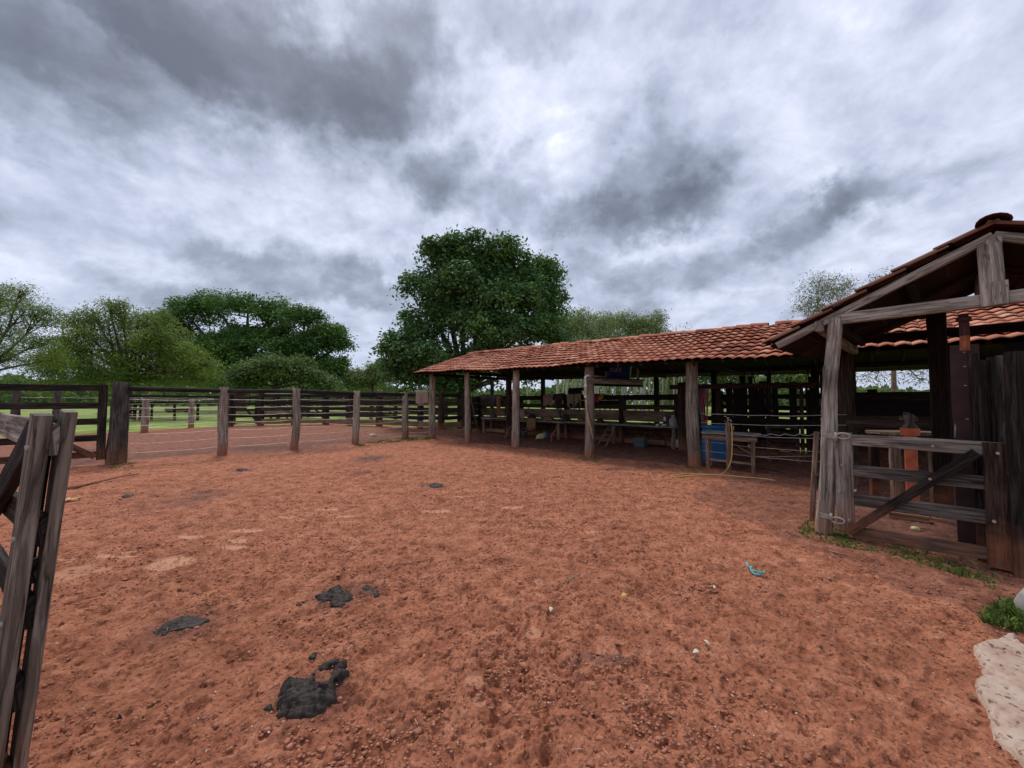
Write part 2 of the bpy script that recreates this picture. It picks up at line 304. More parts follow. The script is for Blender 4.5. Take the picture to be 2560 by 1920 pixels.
def mesh_np(name, V, Fq, mat, parent=None, origin=None, tint=None, uv=None, smooth=False, tri=False):
    me = bpy.data.meshes.new(name); V = np.asarray(V, dtype=np.float32); Fq = np.asarray(Fq, dtype=np.int32)
    if parent is not None: off = np.array(wloc(parent))
    else: off = np.array(origin if origin is not None else (0,0,0), dtype=float)
    V = V-off.astype(np.float32)
    k = Fq.shape[1]; me.vertices.add(len(V)); me.vertices.foreach_set('co', V.ravel())
    me.loops.add(Fq.size); me.loops.foreach_set('vertex_index', Fq.ravel())
    me.polygons.add(len(Fq)); me.polygons.foreach_set('loop_start', np.arange(0, Fq.size, k, dtype=np.int32))
    me.polygons.foreach_set('loop_total', np.full(len(Fq), k, dtype=np.int32))
    if smooth: me.polygons.foreach_set('use_smooth', np.ones(len(Fq), dtype=bool))
    if tint is not None:
        a = me.color_attributes.new('tint' if tint.shape[1] == 1 else 'zone', 'FLOAT_COLOR', 'POINT')
        c = np.ones((len(V), 4), dtype=np.float32)
        c[:, :tint.shape[1]] = tint
        if tint.shape[1] == 1: c[:, 1] = c[:, 2] = tint[:, 0]
        a.data.foreach_set('color', c.ravel())
    me.update(calc_edges=True); me.validate()
    me.materials.append(mat)
    o = bpy.data.objects.new(name, me); COL.objects.link(o)
    if parent is not None: o.parent = parent
    else: o.location = Vector(off)
    return o
class MB:
    def __init__(s): s.v = []; s.f = []; s.uv = []; s.sm = []; s.t = []
    def face(s, idx, uvs, smooth=False): s.f.append(idx); s.uv.append(uvs); s.sm.append(smooth)
    def loft(s, rings, uu, smooth=True, cap=True):
        """rings: list of equal lists of points; uu: v coordinate per ring"""
        b = len(s.v); n = len(rings[0]); ou, ov = random.random()*50, random.random()*50
        for r in rings: s.v += [tuple(p) for p in r]
        per = [0]
        for j in range(n): per.append(per[-1]+(Vector(rings[0][(j+1) % n])-Vector(rings[0][j])).length)
        for i in range(len(rings)-1):
            for j in range(n):
                k = (j+1) % n
                s.face((b+i*n+j, b+i*n+k, b+(i+1)*n+k, b+(i+1)*n+j), ((ou+per[j], ov+uu[i]), (ou+per[j+1], ov+uu[i]), (ou+per[j+1], ov+uu[i+1]), (ou+per[j], ov+uu[i+1])), smooth)
        if cap:
            s.face(tuple(b+j for j in reversed(range(n))), tuple((ou+per[j], ov+.02*(j % 2)) for j in reversed(range(n))))
            e = b+(len(rings)-1)*n
            s.face(tuple(e+j for j in range(n)), tuple((ou+per[j], ov+.02*(j % 2)) for j in range(n)))
        return s
    def board(s, p0, p1, w, t, nrm=(0,1,0), warp=.006, seg=None, chip=.004):
        """plank from p0 to p1; w across (perpendicular to nrm), t thick along nrm"""
        p0 = Vector(p0); p1 = Vector(p1); d = p1-p0; L = d.length; d.normalize()
        nv = Vector(nrm); nv = (nv-d*nv.dot(d)).normalized(); wv = d.cross(nv)
        seg = seg or max(1, min(14, int(L/.28))); rings = []; uu = []
        ph = random.random()*9; a = random.uniform(-1,1)*warp*min(L,3); c2 = random.uniform(-1,1)*warp*min(L,3)
        ch = min(t, w)*.12
        for i in range(seg+1):
            q = i/seg; c = p0+d*L*q+nv*(math.sin(q*math.pi+ph)*a-math.sin(ph)*a)*(math.sin(q*math.pi))+wv*math.sin(q*3.1)*c2
            hw = w/2*(1+random.uniform(-1,1)*chip*8); ht = t/2*(1+random.uniform(-1,1)*chip*8)
            pts = [(-hw+ch,-ht),(hw-ch,-ht),(hw,-ht+ch),(hw,ht-ch),(hw-ch,ht),(-hw+ch,ht),(-hw,ht-ch),(-hw,-ht+ch)]
            rings.append([c+wv*x+nv*y for x, y in pts]); uu.append(q*L)
        return s.loft(rings, uu, smooth=False)
    def log(s, p0, p1, r0, r1=None, sides=10, seg=None, rough=.10, bend=.02):
        p0 = Vector(p0); p1 = Vector(p1); d = p1-p0; L = d.length; d.normalize(); r1 = r1 or r0
        a = d.orthogonal().normalized(); b = d.cross(a); seg = seg or max(2, min(16, int(L/.16)))
        ph = random.random()*9; bx, by = random.uniform(-1,1)*bend, random.uniform(-1,1)*bend
        prof = [1+random.uniform(-1,1)*rough for _ in range(sides)]; rings = []; uu = []
        for i in range(seg+1):
            q = i/seg; r = r0+(r1-r0)*q; c = p0+d*L*q+a*bx*math.sin(q*math.pi*1.5+ph)*math.sin(q*math.pi)+b*by*math.sin(q*5+ph)*math.sin(q*math.pi)
            prof = [max(.7, min(1.3, x+random.uniform(-1,1)*rough*.5)) for x in prof]
            rings.append([c+(a*math.cos(2*math.pi*j/sides)+b*math.sin(2*math.pi*j/sides))*r*prof[j] for j in range(sides)]); uu.append(q*L)
        return s.loft(rings, uu, smooth=True)
    def tube(s, pts, r, sides=6, cap=True, taper=None):
        pts = [Vector(p) for p in pts]; rings = []; uu = []; acc = 0; a = None
        for i, p in enumerate(pts):
            t = (pts[min(i+1, len(pts)-1)]-pts[max(i-1, 0)]).normalized()
            if a is None: a = t.orthogonal().normalized()
            a = (a-t*a.dot(t)).normalized(); b = t.cross(a)
            if i: acc += (p-pts[i-1]).length
            rr = r if taper is None else r+(taper-r)*i/(len(pts)-1)
            rings.append([p+(a*math.cos(2*math.pi*j/sides)+b*math.sin(2*math.pi*j/sides))*rr for j in range(sides)]); uu.append(acc)
        return s.loft(rings, uu, smooth=True, cap=cap)
    def lathe(s, c, prof, sides=24, axis=None):
        c = Vector(c); rings = []
        for (r, z) in prof: rings.append([c+Vector((r*math.cos(2*math.pi*j/sides), r*math.sin(2*math.pi*j/sides), z)) for j in range(sides)])
        return s.loft(rings, [p[1] for p in prof], smooth=True)
    def box(s, c, sx, sy, sz, rz=0):
        c = Vector(c); ux = Vector((math.cos(rz), math.sin(rz), 0)); uy = Vector((-math.sin(rz), math.cos(rz), 0))
        rings = [[c+ux*x*sx/2+uy*y*sy/2+Vector((0,0,z)) for x, y in ((-1,-1),(1,-1),(1,1),(-1,1))] for z in (-sz/2, sz/2)]
        return s.loft(rings, [0, sz], smooth=False)
    def sheet(s, grid, smooth=True):
        """grid: rows of points"""
        b = len(s.v); nr = len(grid); nc = len(grid[0])
        for r in grid: s.v += [tuple(p) for p in r]
        for i in range(nr-1):
            for j in range(nc-1):
                s.face((b+i*nc+j, b+i*nc+j+1, b+(i+1)*nc+j+1, b+(i+1)*nc+j), ((j*.05,i*.05),(j*.05+.05,i*.05),(j*.05+.05,i*.05+.05),(j*.05,i*.05+.05)), smooth)
        return s
    def build(s, name, mat, parent=None, label=None, cat=None, group=None, kind=None, solid=0, sub=0):
        V = np.array(s.v, dtype=float)
        if parent is not None: off = np.array(wloc(parent))
        else: off = np.array([(V[:,0].min()+V[:,0].max())/2, (V[:,1].min()+V[:,1].max())/2, V[:,2].min()])
        me = bpy.data.meshes.new(name); me.from_pydata([tuple(p) for p in (V-off)], [], s.f)
        ul = me.uv_layers.new(name='UVMap'); flat = [c for f in s.uv for q in f for c in q]
        ul.data.foreach_set('uv', flat); me.polygons.foreach_set('use_smooth', s.sm); me.update()
        me.materials.append(M[mat] if isinstance(mat, str) else mat)
        o = bpy.data.objects.new(name, me); COL.objects.link(o)
        if parent is not None: o.parent = parent
        else: o.location = Vector(off)
        if solid: md = o.modifiers.new('solid', 'SOLIDIFY'); md.thickness = solid
        if sub: md = o.modifiers.new('sub', 'SUBSURF'); md.levels = sub; md.render_levels = sub
        return tag(o, label, cat, group, kind)
V3 = Vector
Z = Vector((0,0,1))

# ------------------------------------------------------------------ ground
def seg_dist(x, y, a, b):
    ax, ay = a; bx, by = b; dx, dy = bx-ax, by-ay; t = np.clip(((x-ax)*dx+(y-ay)*dy)/(dx*dx+dy*dy), 0, 1)
    return np.hypot(x-ax-t*dx, y-ay-t*dy)
def inside(x, y, poly):
    r = np.zeros(x.shape, bool); n = len(poly)
    for i in range(n):
        x0, y0 = poly[i]; x1, y1 = poly[(i+1) % n]
        c = ((y0 > y) != (y1 > y)) & (x < (x1-x0)*(y-y0)/((y1-y0) if y1 != y0 else 1e-9)+x0); r ^= c
    return r
DIRT = [(-30,-12),(-24,4),(-22.5,14),(-20,19.5),(-18.6,23),(-16.4,24.8),(-12,26),(-4.5,21.8),(-1.2,21),(3,17.2),(9,12.2),(14,9),(19,4),(18,-12)]
def ground():
    na, nr = 760, 720
    ang = np.concatenate([np.linspace(R(-66), R(66), na), np.linspace(R(66), R(294), 50)[1:-1]])
    rr = np.concatenate([.7*np.exp(np.linspace(0, math.log(14/.7), 1000)), 14*np.exp(np.linspace(0, math.log(1500/14), 260))[1:]]); nr = len(rr)
    A, RR = np.meshgrid(ang, rr); X = RR*np.sin(A); Y = RR*np.cos(A); x = X.ravel(); y = Y.ravel(); r = RR.ravel()
    d = np.full(x.shape, 1e9)
    for i in range(len(DIRT)): d = np.minimum(d, seg_dist(x, y, DIRT[i], DIRT[(i+1) % len(DIRT)]))
    ins = inside(x, y, DIRT); sd_ = np.where(ins, -d, d)+(fbm(x, y, .7, 4, 3)-.5)*2.2
    grass = np.clip(sd_/.5+.5, 0, 1)
    # tracked soil: clods, trodden ridges and hoof pits
    u1 = fbm(x, y, .45, 3, 5)-.5; c1 = fbm(x, y, 2.6, 4, 8); c2 = fbm(x, y, 8.5, 4, 12); c3 = fbm(x, y, 26, 3, 21)
    patch = np.clip((fbm(x, y, .8, 3, 31)-.40)*4, 0, 1)
    rid = 1-np.abs(2*c2-1)
    rid3 = 1-np.abs(2*c3-1); c4 = fbm(x+.02*c3, y*1.0, 14, 3, 61); pits = np.clip(.40-c4, 0, .3)
    h = .05*u1+.04*(c1-.5)+(.45+.40*patch)*(.016*(rid-.75)+.036*np.clip(c3-.5, -.25, .5)+.034*(rid3-.7)-.18*pits)+.018*(fbm(x, y, 60, 2, 91)-.5)+.008*(c2-.5)
    near = r < 11
    xn = x[near]; yn = y[near]; hn = np.zeros(xn.shape)
    for k in range(760):
        a = random.uniform(-1.1, 1.1); q = random.uniform(1.0, 10); cx, cy = q*math.sin(a), q*math.cos(a); rad = random.uniform(.035, .085); st = random.uniform(.6, 1.5); th = random.random()*3
        m = (np.abs(xn-cx) < rad*3) & (np.abs(yn-cy) < rad*3); dx = xn[m]-cx; dy = yn[m]-cy
        e = np.hypot((dx*math.cos(th)+dy*math.sin(th))/st, -dx*math.sin(th)+dy*math.cos(th))/rad
        hn[m] += -.018*np.exp(-e**4)+.009*np.exp(-((e-1.25)/.3)**2)*(1+.8*math.sin(th)*np.sign(dx))
    h[near] += hn
    light = np.zeros(x.shape); dark = np.zeros(x.shape)
    wx = (fbm(x, y, 3, 3, 41)-.5)*.35; wy = (fbm(x, y, 3, 3, 47)-.5)*.35
    Z4 = lambda u, v: (100+u*.3617, 1100+v*.3617)
    lt = [(*Z4(215,912),55),(*Z4(385,893),28),(*Z4(440,795),35),(*Z4(620,797),28),(*Z4(170,822),25),(*Z4(900,845),50),(*Z4(1340,735),40),(*Z4(1380,690),35),(*Z4(1060,662),40),(*Z4(1700,530),28),(*Z4(1420,625),45),(*Z4(2000,478),40),(*Z4(1795,655),12),(*Z4(1920,660),14),(*Z4(2100,530),30),(*Z4(620,765),22),
          (1345,1452,16),(1343,1480,13),(1340,1578,24),(1188,1702,24),(1192,1755,20),(1480,1330,20),(1478,1370,16),(1280,1265,28),(1090,1275,40),(1150,1240,22)]
    flat = np.zeros(x.shape)
    for (px, py, hw) in lt:
        c = G(px, py); w = hw*c.y/F; e = np.hypot((x+wx*.3-c.x)/w, (y+wy*.3-c.y)/(w*.34 if py < 1400 else w))
        v = np.clip((1.05-e)*5, 0, 1); light = np.maximum(light, v*(.8 if py < 1420 else .5)); flat = np.maximum(flat, v)
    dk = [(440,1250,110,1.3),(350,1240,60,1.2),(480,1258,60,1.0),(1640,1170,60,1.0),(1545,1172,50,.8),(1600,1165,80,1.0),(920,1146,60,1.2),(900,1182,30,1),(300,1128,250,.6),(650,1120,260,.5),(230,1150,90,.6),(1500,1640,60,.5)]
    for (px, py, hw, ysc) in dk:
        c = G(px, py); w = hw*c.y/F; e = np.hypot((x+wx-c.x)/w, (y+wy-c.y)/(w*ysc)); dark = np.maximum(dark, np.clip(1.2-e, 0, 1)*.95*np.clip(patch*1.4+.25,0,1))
    # damp soil round the cow pats; contact shade painted at the feet of the posts
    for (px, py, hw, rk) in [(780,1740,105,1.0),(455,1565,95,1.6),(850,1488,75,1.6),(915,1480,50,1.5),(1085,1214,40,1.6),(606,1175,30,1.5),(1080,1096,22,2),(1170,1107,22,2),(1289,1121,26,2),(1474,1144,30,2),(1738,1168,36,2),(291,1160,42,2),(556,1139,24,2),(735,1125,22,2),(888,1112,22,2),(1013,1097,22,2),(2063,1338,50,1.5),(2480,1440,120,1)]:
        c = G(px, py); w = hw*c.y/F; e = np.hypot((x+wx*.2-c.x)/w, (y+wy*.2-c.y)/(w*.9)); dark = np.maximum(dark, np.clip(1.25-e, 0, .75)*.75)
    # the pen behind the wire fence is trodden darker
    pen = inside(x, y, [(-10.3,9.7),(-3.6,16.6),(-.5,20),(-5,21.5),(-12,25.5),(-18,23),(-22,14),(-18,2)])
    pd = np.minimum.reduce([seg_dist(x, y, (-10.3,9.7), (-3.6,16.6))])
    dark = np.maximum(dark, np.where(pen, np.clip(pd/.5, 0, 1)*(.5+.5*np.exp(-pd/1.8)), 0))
    shed_shade = inside(x+wx, y+wy, [(-3.4,16.6),(6.2,7.6),(4.0,4.7),(4.9,3.2),(12,3),(12,9),(0,20.3)]); dark = np.maximum(dark, np.where(shed_shade, .8, 0)); dark = np.maximum(dark, np.where(inside(x+wx*2, y+wy*2, [(5.2,8.6),(3.0,6.6),(3.1,4.4),(3.4,3.2),(3.2,2.2),(9,2),(9,8)]), .42, 0))  # roof shade painted under shed and gable; moist earth with building shade by gate
    h = h*(1-.8*flat)-.012*flat
    fade = np.clip(1.2-r/60, .0, 1); h *= np.where(grass > .5, .4, 1)*fade
    # low rolling pasture stays level
    Vt = np.stack([x, y, h], 1); nA = len(ang)
    i, j = np.meshgrid(np.arange(nr-1), np.arange(nA), indexing='ij'); j2 = (j+1) % nA
    Fq = np.stack([i*nA+j, (i+1)*nA+j, (i+1)*nA+j2, i*nA+j2], -1).reshape(-1, 4)
    # close the small disc under the camera
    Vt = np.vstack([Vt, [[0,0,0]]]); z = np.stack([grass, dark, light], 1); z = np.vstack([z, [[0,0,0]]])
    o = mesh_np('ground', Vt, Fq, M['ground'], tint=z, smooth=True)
    me = o.data
    tag(o, 'red trodden earth yard with green pasture beyond', None, None, 'structure')
    return o
ground()
def hgt(x, y): return 0.0

# ------------------------------------------------------------------ frames of reference
P1 = V3((-3.4, 16.45, 0)); U = V3((.739, -.674, 0)); NN = V3((.674, .739, 0))
def SH(s, n, z=0): return P1+U*s+NN*n+Z*z
def S_of(px, n):
    q = PL(px, 1000, SH(0, n), U); return (q-SH(0, n)).dot(U)
def eave(s): return 2.70-.0185*min(max(s, -1), 12)

# ------------------------------------------------------------------ tiled roofs
def tile_roof(name, O, Uv, L, Vf, ncourse, parent, mt='tile', expo=.335, pitch=.205, amp=.017, lip=.052):
    """O(s) eave point, Uv along the eave, Vf(s) vector to the ridge; courses step up the slope"""
    ncol = int(L/pitch); Vt = []; Fc = []; T = []; k = 11; up = None
    for c in range(ncol):
        s0 = c*pitch
        e0 = O(s0); vv = Vf(s0); S = vv.length; vd = vv.normalized(); nrm = Uv.cross(vd); nrm = nrm if nrm.z > 0 else -nrm
        ex = S/ncourse
        for r in range(ncourse):
            b = len(Vt); jv = random.gauss(0, .010); jh = abs(random.gauss(0, .005)); sk = random.gauss(0, .007); t = min(1, max(0, random.gauss(.55, .24)))
            sag = .025*math.sin(s0*.9+r*.4)+.018*math.sin(s0*2.3+1)
            for row, (v, lift) in enumerate(((r*ex-.048, lip-.013), (r*ex-.05, lip), (r*ex+ex*.5, lip*.55), ((r+1)*ex+.04, .004))):
                for i in range(k):
                    q = min(1, max(0, (i-1)/(k-3))); w = q*pitch*1.04; prof = amp*(1-math.cos(2*math.pi*q))*.9*(1 if q > .5 else .8)+amp*.5*q-(.03 if i in (0, k-1) else 0)
                    p = e0+Uv*w+vd*(v+jv+sk*(q-.5))+nrm*(prof+lift+jh)+Z*sag
                    Vt.append(tuple(p)); T.append(t)
            for row in range(3):
                for i in range(k-1): Fc.append((b+row*k+i, b+row*k+i+1, b+(row+1)*k+i+1, b+(row+1)*k+i))
    return mesh_np(name, Vt, Fc, M[mt], parent=parent, tint=np.array(T)[:, None], smooth=True)
def ridge_caps(name, pts, r, parent, step=.36, mt='tile'):
    Vt = []; Fc = []; T = []; p0, p1 = pts; d = (p1-p0); L = d.length; d.normalize(); side = d.cross(Z).normalized(); n = int(L/step)
    for c in range(n):
        b = len(Vt); t = random.gauss(.5, .2); dz = random.gauss(0, .012)
        for row, (o, rr) in enumerate(((0, r*1.18), (.06, r*1.14), (step+.05, r*.92))):
            for i in range(9):
                a = math.pi*(i/8); p = p0+d*(c*step+o)+side*math.cos(a)*rr*1.15+Z*(math.sin(a)*rr*.85+dz); Vt.append(tuple(p)); T.append(min(1, max(0, t)))
        for row in range(2):
            for i in range(8): Fc.append((b+row*9+i, b+row*9+i+1, b+(row+1)*9+i+1, b+(row+1)*9+i))
    return mesh_np(name, Vt, Fc, M[mt], parent=parent, tint=np.array(T)[:, None], smooth=True)

# ------------------------------------------------------------------ long shed
def long_shed():
    root = thing('cattle_shed', SH(5, 2.6), 'long open-sided shed with red clay tile roof on rough timber posts', 'shed')
    s0, s1 = -.55, 16.6; NR = 2.62; rise = 1.12
    ridge = lambda s: SH(s, NR, eave(s)+rise-.01*max(0, 0))
    of = lambda q: SH(s0+q, -.6, eave(s0+q)); vf = lambda q: ridge(s0+q)-SH(s0+q, -.6, eave(s0+q))
    ob = lambda q: SH(s0+q, 5.85, eave(s0+q)); vb = lambda q: ridge(s0+q)-SH(s0+q, 5.85, eave(s0+q))
    tile_roof('tile_roof', of, U, s1-s0, vf, 10, root)
    tile_roof('tile_roof', ob, U, s1-s0, vb, 10, root)
    ridge_caps('ridge_tiles', (ridge(s0)+Z*.03, ridge(11.9)+Z*.03), .10, root)
    ridge_caps('ridge_tiles', (ridge(11.9)+Z*.03, ridge(s1)+Z*.03), .10, root)
    # added black sheets that darken the roof underside and stop light leaks
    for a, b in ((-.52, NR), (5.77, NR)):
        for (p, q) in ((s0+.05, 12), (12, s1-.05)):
            m = MB(); g = [[SH(x, a, eave(x)-.022), SH(x, b, eave(x)+rise-.03)] for x in (p, q)]; m.sheet(g, False); m.build('shade_lining', 'black', root, solid=.012)
    # roof timbers
    for n, dz, sz in ((0,-.10,.15),(NR,-.14,.15),(5.25,-.10,.15)):
        zt = lambda s: eave(s)+(rise*(n+.6)/3.22 if n <= NR else rise*(5.85-n)/3.23)+dz
        m = MB(); m.board(SH(s0+.1, n, zt(s0)), SH(12, n, zt(12)), sz, .11, (0,0,1), warp=.004); m.build('roof_beam', 'brown', root)
        m = MB(); m.board(SH(12, n, zt(12)), SH(s1, n, zt(s1)), sz, .11, (0,0,1), warp=.004); m.build('roof_beam', 'brown', root)
    s = s0+.1
    while s < s1:
        for a, b in ((-.52, NR-.05), (5.75, NR+.05)):
            za = eave(s)-.045+rise*(.08/3.22); zb = eave(s)+rise-.06
            m = MB(); m.board(SH(s, a, za), SH(s, b, zb), .055, .09, (0,0,1), warp=.002); m.build('rafter', 'blackG' if a > 0 else 'brown', root)
        s += .62
    for k in range(1, 10):
        q = k/10
        for a, b in ((-.6, NR), (5.85, NR)):
            n = a+(b-a)*q; m = MB(); m.board(SH(s0, n, eave(s0)+rise*q-.012), SH(12, n, eave(12)+rise*q-.012), .05, .022, (0,0,1), warp=0); m.board(SH(12, n, eave(12)+rise*q-.012), SH(s1, n, eave(12)+rise*q-.012), .05, .022, (0,0,1), warp=0); m.build('batten', 'black', root)
    # truss ties
    for s in (0.2, 2.5, 5.0, 7.9, 10.6, 13.3, 16):
        m = MB(); m.board(SH(s, -.1, eave(s)-.03), SH(s, 5.3, eave(s)-.03), .13, .07, (1,0,0), warp=.003); m.build('tie_beam', 'black', root)
    # front posts, measured on the photograph
    FP = [(1080,1094,.135),(1170,1105,.115),(1289,1119,.135),(1474,1142,.135),(1738,1166,.150)]
    for (px, py, r) in FP:
        g = G(px, py); s = (g-P1).dot(U)
        m = MB(); m.log(g-Z*.15, V3((g.x+random.uniform(-.03,.03), g.y, eave(s)+.1)), r*1.04, r*.88, sides=14, rough=.09, bend=.03); m.build('post', 'post', root)
    g = SH(13.35, 0)
    m = MB(); m.log(g-Z*.15, g+Z*2.6, .13, .12, sides=12); m.build('post', 'brown', root)
    for s in (S_of(1272, NR+.25),):
        m = MB(); g = SH(s, NR+.25); m.log(g-Z*.1, g+Z*(eave(s)+rise-.15), .15, .13, sides=12); m.build('post', 'brown', root)
    for s in [S_of(q, 5.2) for q in (1230, 1357, 1641, 1786, 1856, 2038, 2130)]:
        m = MB(); g = SH(s, 5.2); m.log(g-Z*.1, g+Z*(eave(s)+.1), .11, .10, sides=10); m.build('post', 'blackG', root)
    return root
long_shed()

# ------------------------------------------------------------------ planked pen wall at the back of the shed
def back_wall():
    root = thing('plank_wall', SH(6, 3.95), 'long dark plank wall behind the workbench under the shed roof', 'wall')
    n = 3.95
    px = (1203, 1300, 1418, 1556, 1695); sp = [S_of(q, n) for q in px]
    for s in sp:
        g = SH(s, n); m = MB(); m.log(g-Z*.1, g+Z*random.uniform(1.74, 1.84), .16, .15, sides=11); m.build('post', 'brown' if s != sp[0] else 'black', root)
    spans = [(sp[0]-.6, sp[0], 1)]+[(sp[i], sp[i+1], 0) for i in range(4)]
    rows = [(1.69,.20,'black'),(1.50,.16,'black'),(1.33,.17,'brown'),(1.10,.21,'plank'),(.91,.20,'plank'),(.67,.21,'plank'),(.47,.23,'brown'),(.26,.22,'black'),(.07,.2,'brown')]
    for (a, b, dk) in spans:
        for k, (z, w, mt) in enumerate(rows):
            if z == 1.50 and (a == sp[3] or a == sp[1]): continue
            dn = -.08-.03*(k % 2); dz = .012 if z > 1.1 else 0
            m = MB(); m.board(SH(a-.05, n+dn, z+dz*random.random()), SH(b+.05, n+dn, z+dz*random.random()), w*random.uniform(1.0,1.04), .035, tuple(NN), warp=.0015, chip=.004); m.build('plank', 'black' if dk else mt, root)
    return root
back_wall()
def back_rails():
    root = thing('rail_fence', SH(12, 4.6), 'dark plank rails seen through the chute slats behind the shed', 'fence')
    n = 4.9
    for s in (9.9, 11.1, 12.4, 13.8):
        m = MB(); g = SH(s, n); m.log(g-Z*.1, g+Z*1.9, .12, .11, sides=10); m.build('post', 'blackG', root)
    for z in (1.72, 1.38, 1.12, .80, .50, .2):
        m = MB(); m.board(SH(9.8, n-.1, z), SH(14.0, n-.1, z+random.uniform(-.04,.04)), .15, .04, tuple(NN)); m.build('rail', 'blackG' if random.random()<.6 else 'brown', root)
    m = MB(); m.board(SH(10.0, n-.16, 1.75), SH(10.9, n-.16, .6), .12, .04, tuple(NN)); m.build('brace', 'black', root)
    m = MB(); m.board(SH(11.9, n-.16, .5), SH(11.0, n-.16, 1.5), .12, .04, tuple(NN)); m.build('brace', 'black', root)
back_rails()

# ------------------------------------------------------------------ cattle chute of upright planks
def chute():
    n = 3.0; root = thing('cattle_chute', SH(11, n), 'dark cattle chute of tall upright planks under a long beam', 'cattle chute')
    a, b = S_of(1676, n-.1), S_of(2068, n-.1)
    m = MB(); m.board(SH(a, n-.14, 2.02), SH(b, n-.14, 1.98), .15, .09, tuple(NN), warp=.004); m.build('top_beam', 'brown', root)
    m = MB(); m.board(SH(a+.4, n-.12, 1.05), SH(b, n-.12, 1.0), .14, .04, tuple(NN)); m.build('rail', 'black', root)
    for z in (.75, .5, .28):
        m = MB(); m.board(SH(S_of(1905, n), n+.1, z), SH(S_of(1990, n), n+.1, z-.02), .13, .04, tuple(NN)); m.build('rail', 'black', root)
    def up(p0, p1, z0=0, z1=2.05, mt='black', dn=0):
        s0, s1 = S_of(p0, n), S_of(p1, n)
        s = s0
        k = max(1, round((s1-s0)/.17)); w = (s1-s0)/k
        for i in range(k):
            t = z1+random.uniform(-.06,.10); sm = s0+w*(i+.5)
            m = MB(); m.board(SH(sm, n+dn, z0-.1), SH(sm+random.uniform(-.015,.015), n+dn, t), w*random.uniform(.92,1.0), .045, tuple(NN), warp=.004); m.build('upright_plank', mt, root)
    up(1694, 1729, 0, 2.08, 'brown'); up(1729, 1762, 0, 2.0, 'black', .05)
    up(1787, 1800, 0, 2.0, 'brown', .1); up(1815, 1868, 0, 2.08); up(1870, 1881, 0, 2.3); up(1881, 1946, .0, 2.04, 'black'); up(1918, 1929, 0, 2.62, 'blackG', -.05)
    up(1973, 1992, 0, 2.12); up(1998, 2009, 0, 2.05, 'brown'); up(2013, 2020, 0, 2.0); up(2024, 2045, 0, 2.15); up(2050, 2072, 0, 2.4)
    for (p, q, y0, y1) in ((1697,1707,962,970),(1714,1724,962,970),(1828,1834,961,968),(1938,1950,955,968),(1985,1998,957,968),(2022,2032,944,968)):
        s0, s1 = S_of(p, n), S_of(q, n); m = MB(); sm = (s0+s1)/2; Y = SH(sm, n).y
        m.board(SH(sm, n-.02, 2.0), SH(sm, n-.02, DP(p, y0, Y).z), abs(s1-s0), .09, tuple(NN)); m.build('post_top', 'black', root)
    # slim control levers leaning above the chute
    for (x0, y0, x1, y1) in ((1880,926,1890,968),(1888,926,1922,942),(2018,920,2024,966),(2052,900,2040,990)):
        Y = SH(S_of(x0, n), n).y-.1; m = MB(); m.tube([DP(x0, y0, Y), DP(x1, y1, Y)], .018); m.build('lever', 'black', root)
    # low brown boards at the foot of the chute
    for (p, q, z, mt) in ((1740,1990,.12,'brown'),(1850,1990,.62,'black'),(1900,1985,.40,'brown')):
        m = MB(); m.board(SH(S_of(p, n-.2), n-.2, z), SH(S_of(q, n-.2), n-.2, z), .18, .04, tuple(NN)); m.build('kick_board', mt, root)
chute()
def right_back_wall():
    n = 3.6; root = thing('plank_wall', SH(14.5, n), 'nearly black solid plank wall behind the swing gate and orange post', 'wall')
    for z in np.arange(.1, 1.9, .2):
        m = MB(); m.board(SH(13.35, n, z), SH(17.3, n, z+random.uniform(-.01,.02)), .20, .04, tuple(NN), warp=.003); m.build('plank', 'brown' if z > .5 and z < 1.2 else 'black', root)
    for s in (13.3, 15, 16.7):
        m = MB(); m.board(SH(s, n-.06, -.1), SH(s, n-.06, 2.15 if s < 14 else 3.2), .22, .1, tuple(NN)); m.build('post', 'black', root)
    # far right partition up to the roof with small gaps
    m = MB()
    for s in (15.3, 16.1, 16.9, 17.7):
        m.board(SH(s, n+.1, 1.9), SH(s, n+.1, 2.9), .35, .04, tuple(NN))
    m.build('upright_plank', 'black', root)
right_back_wall()

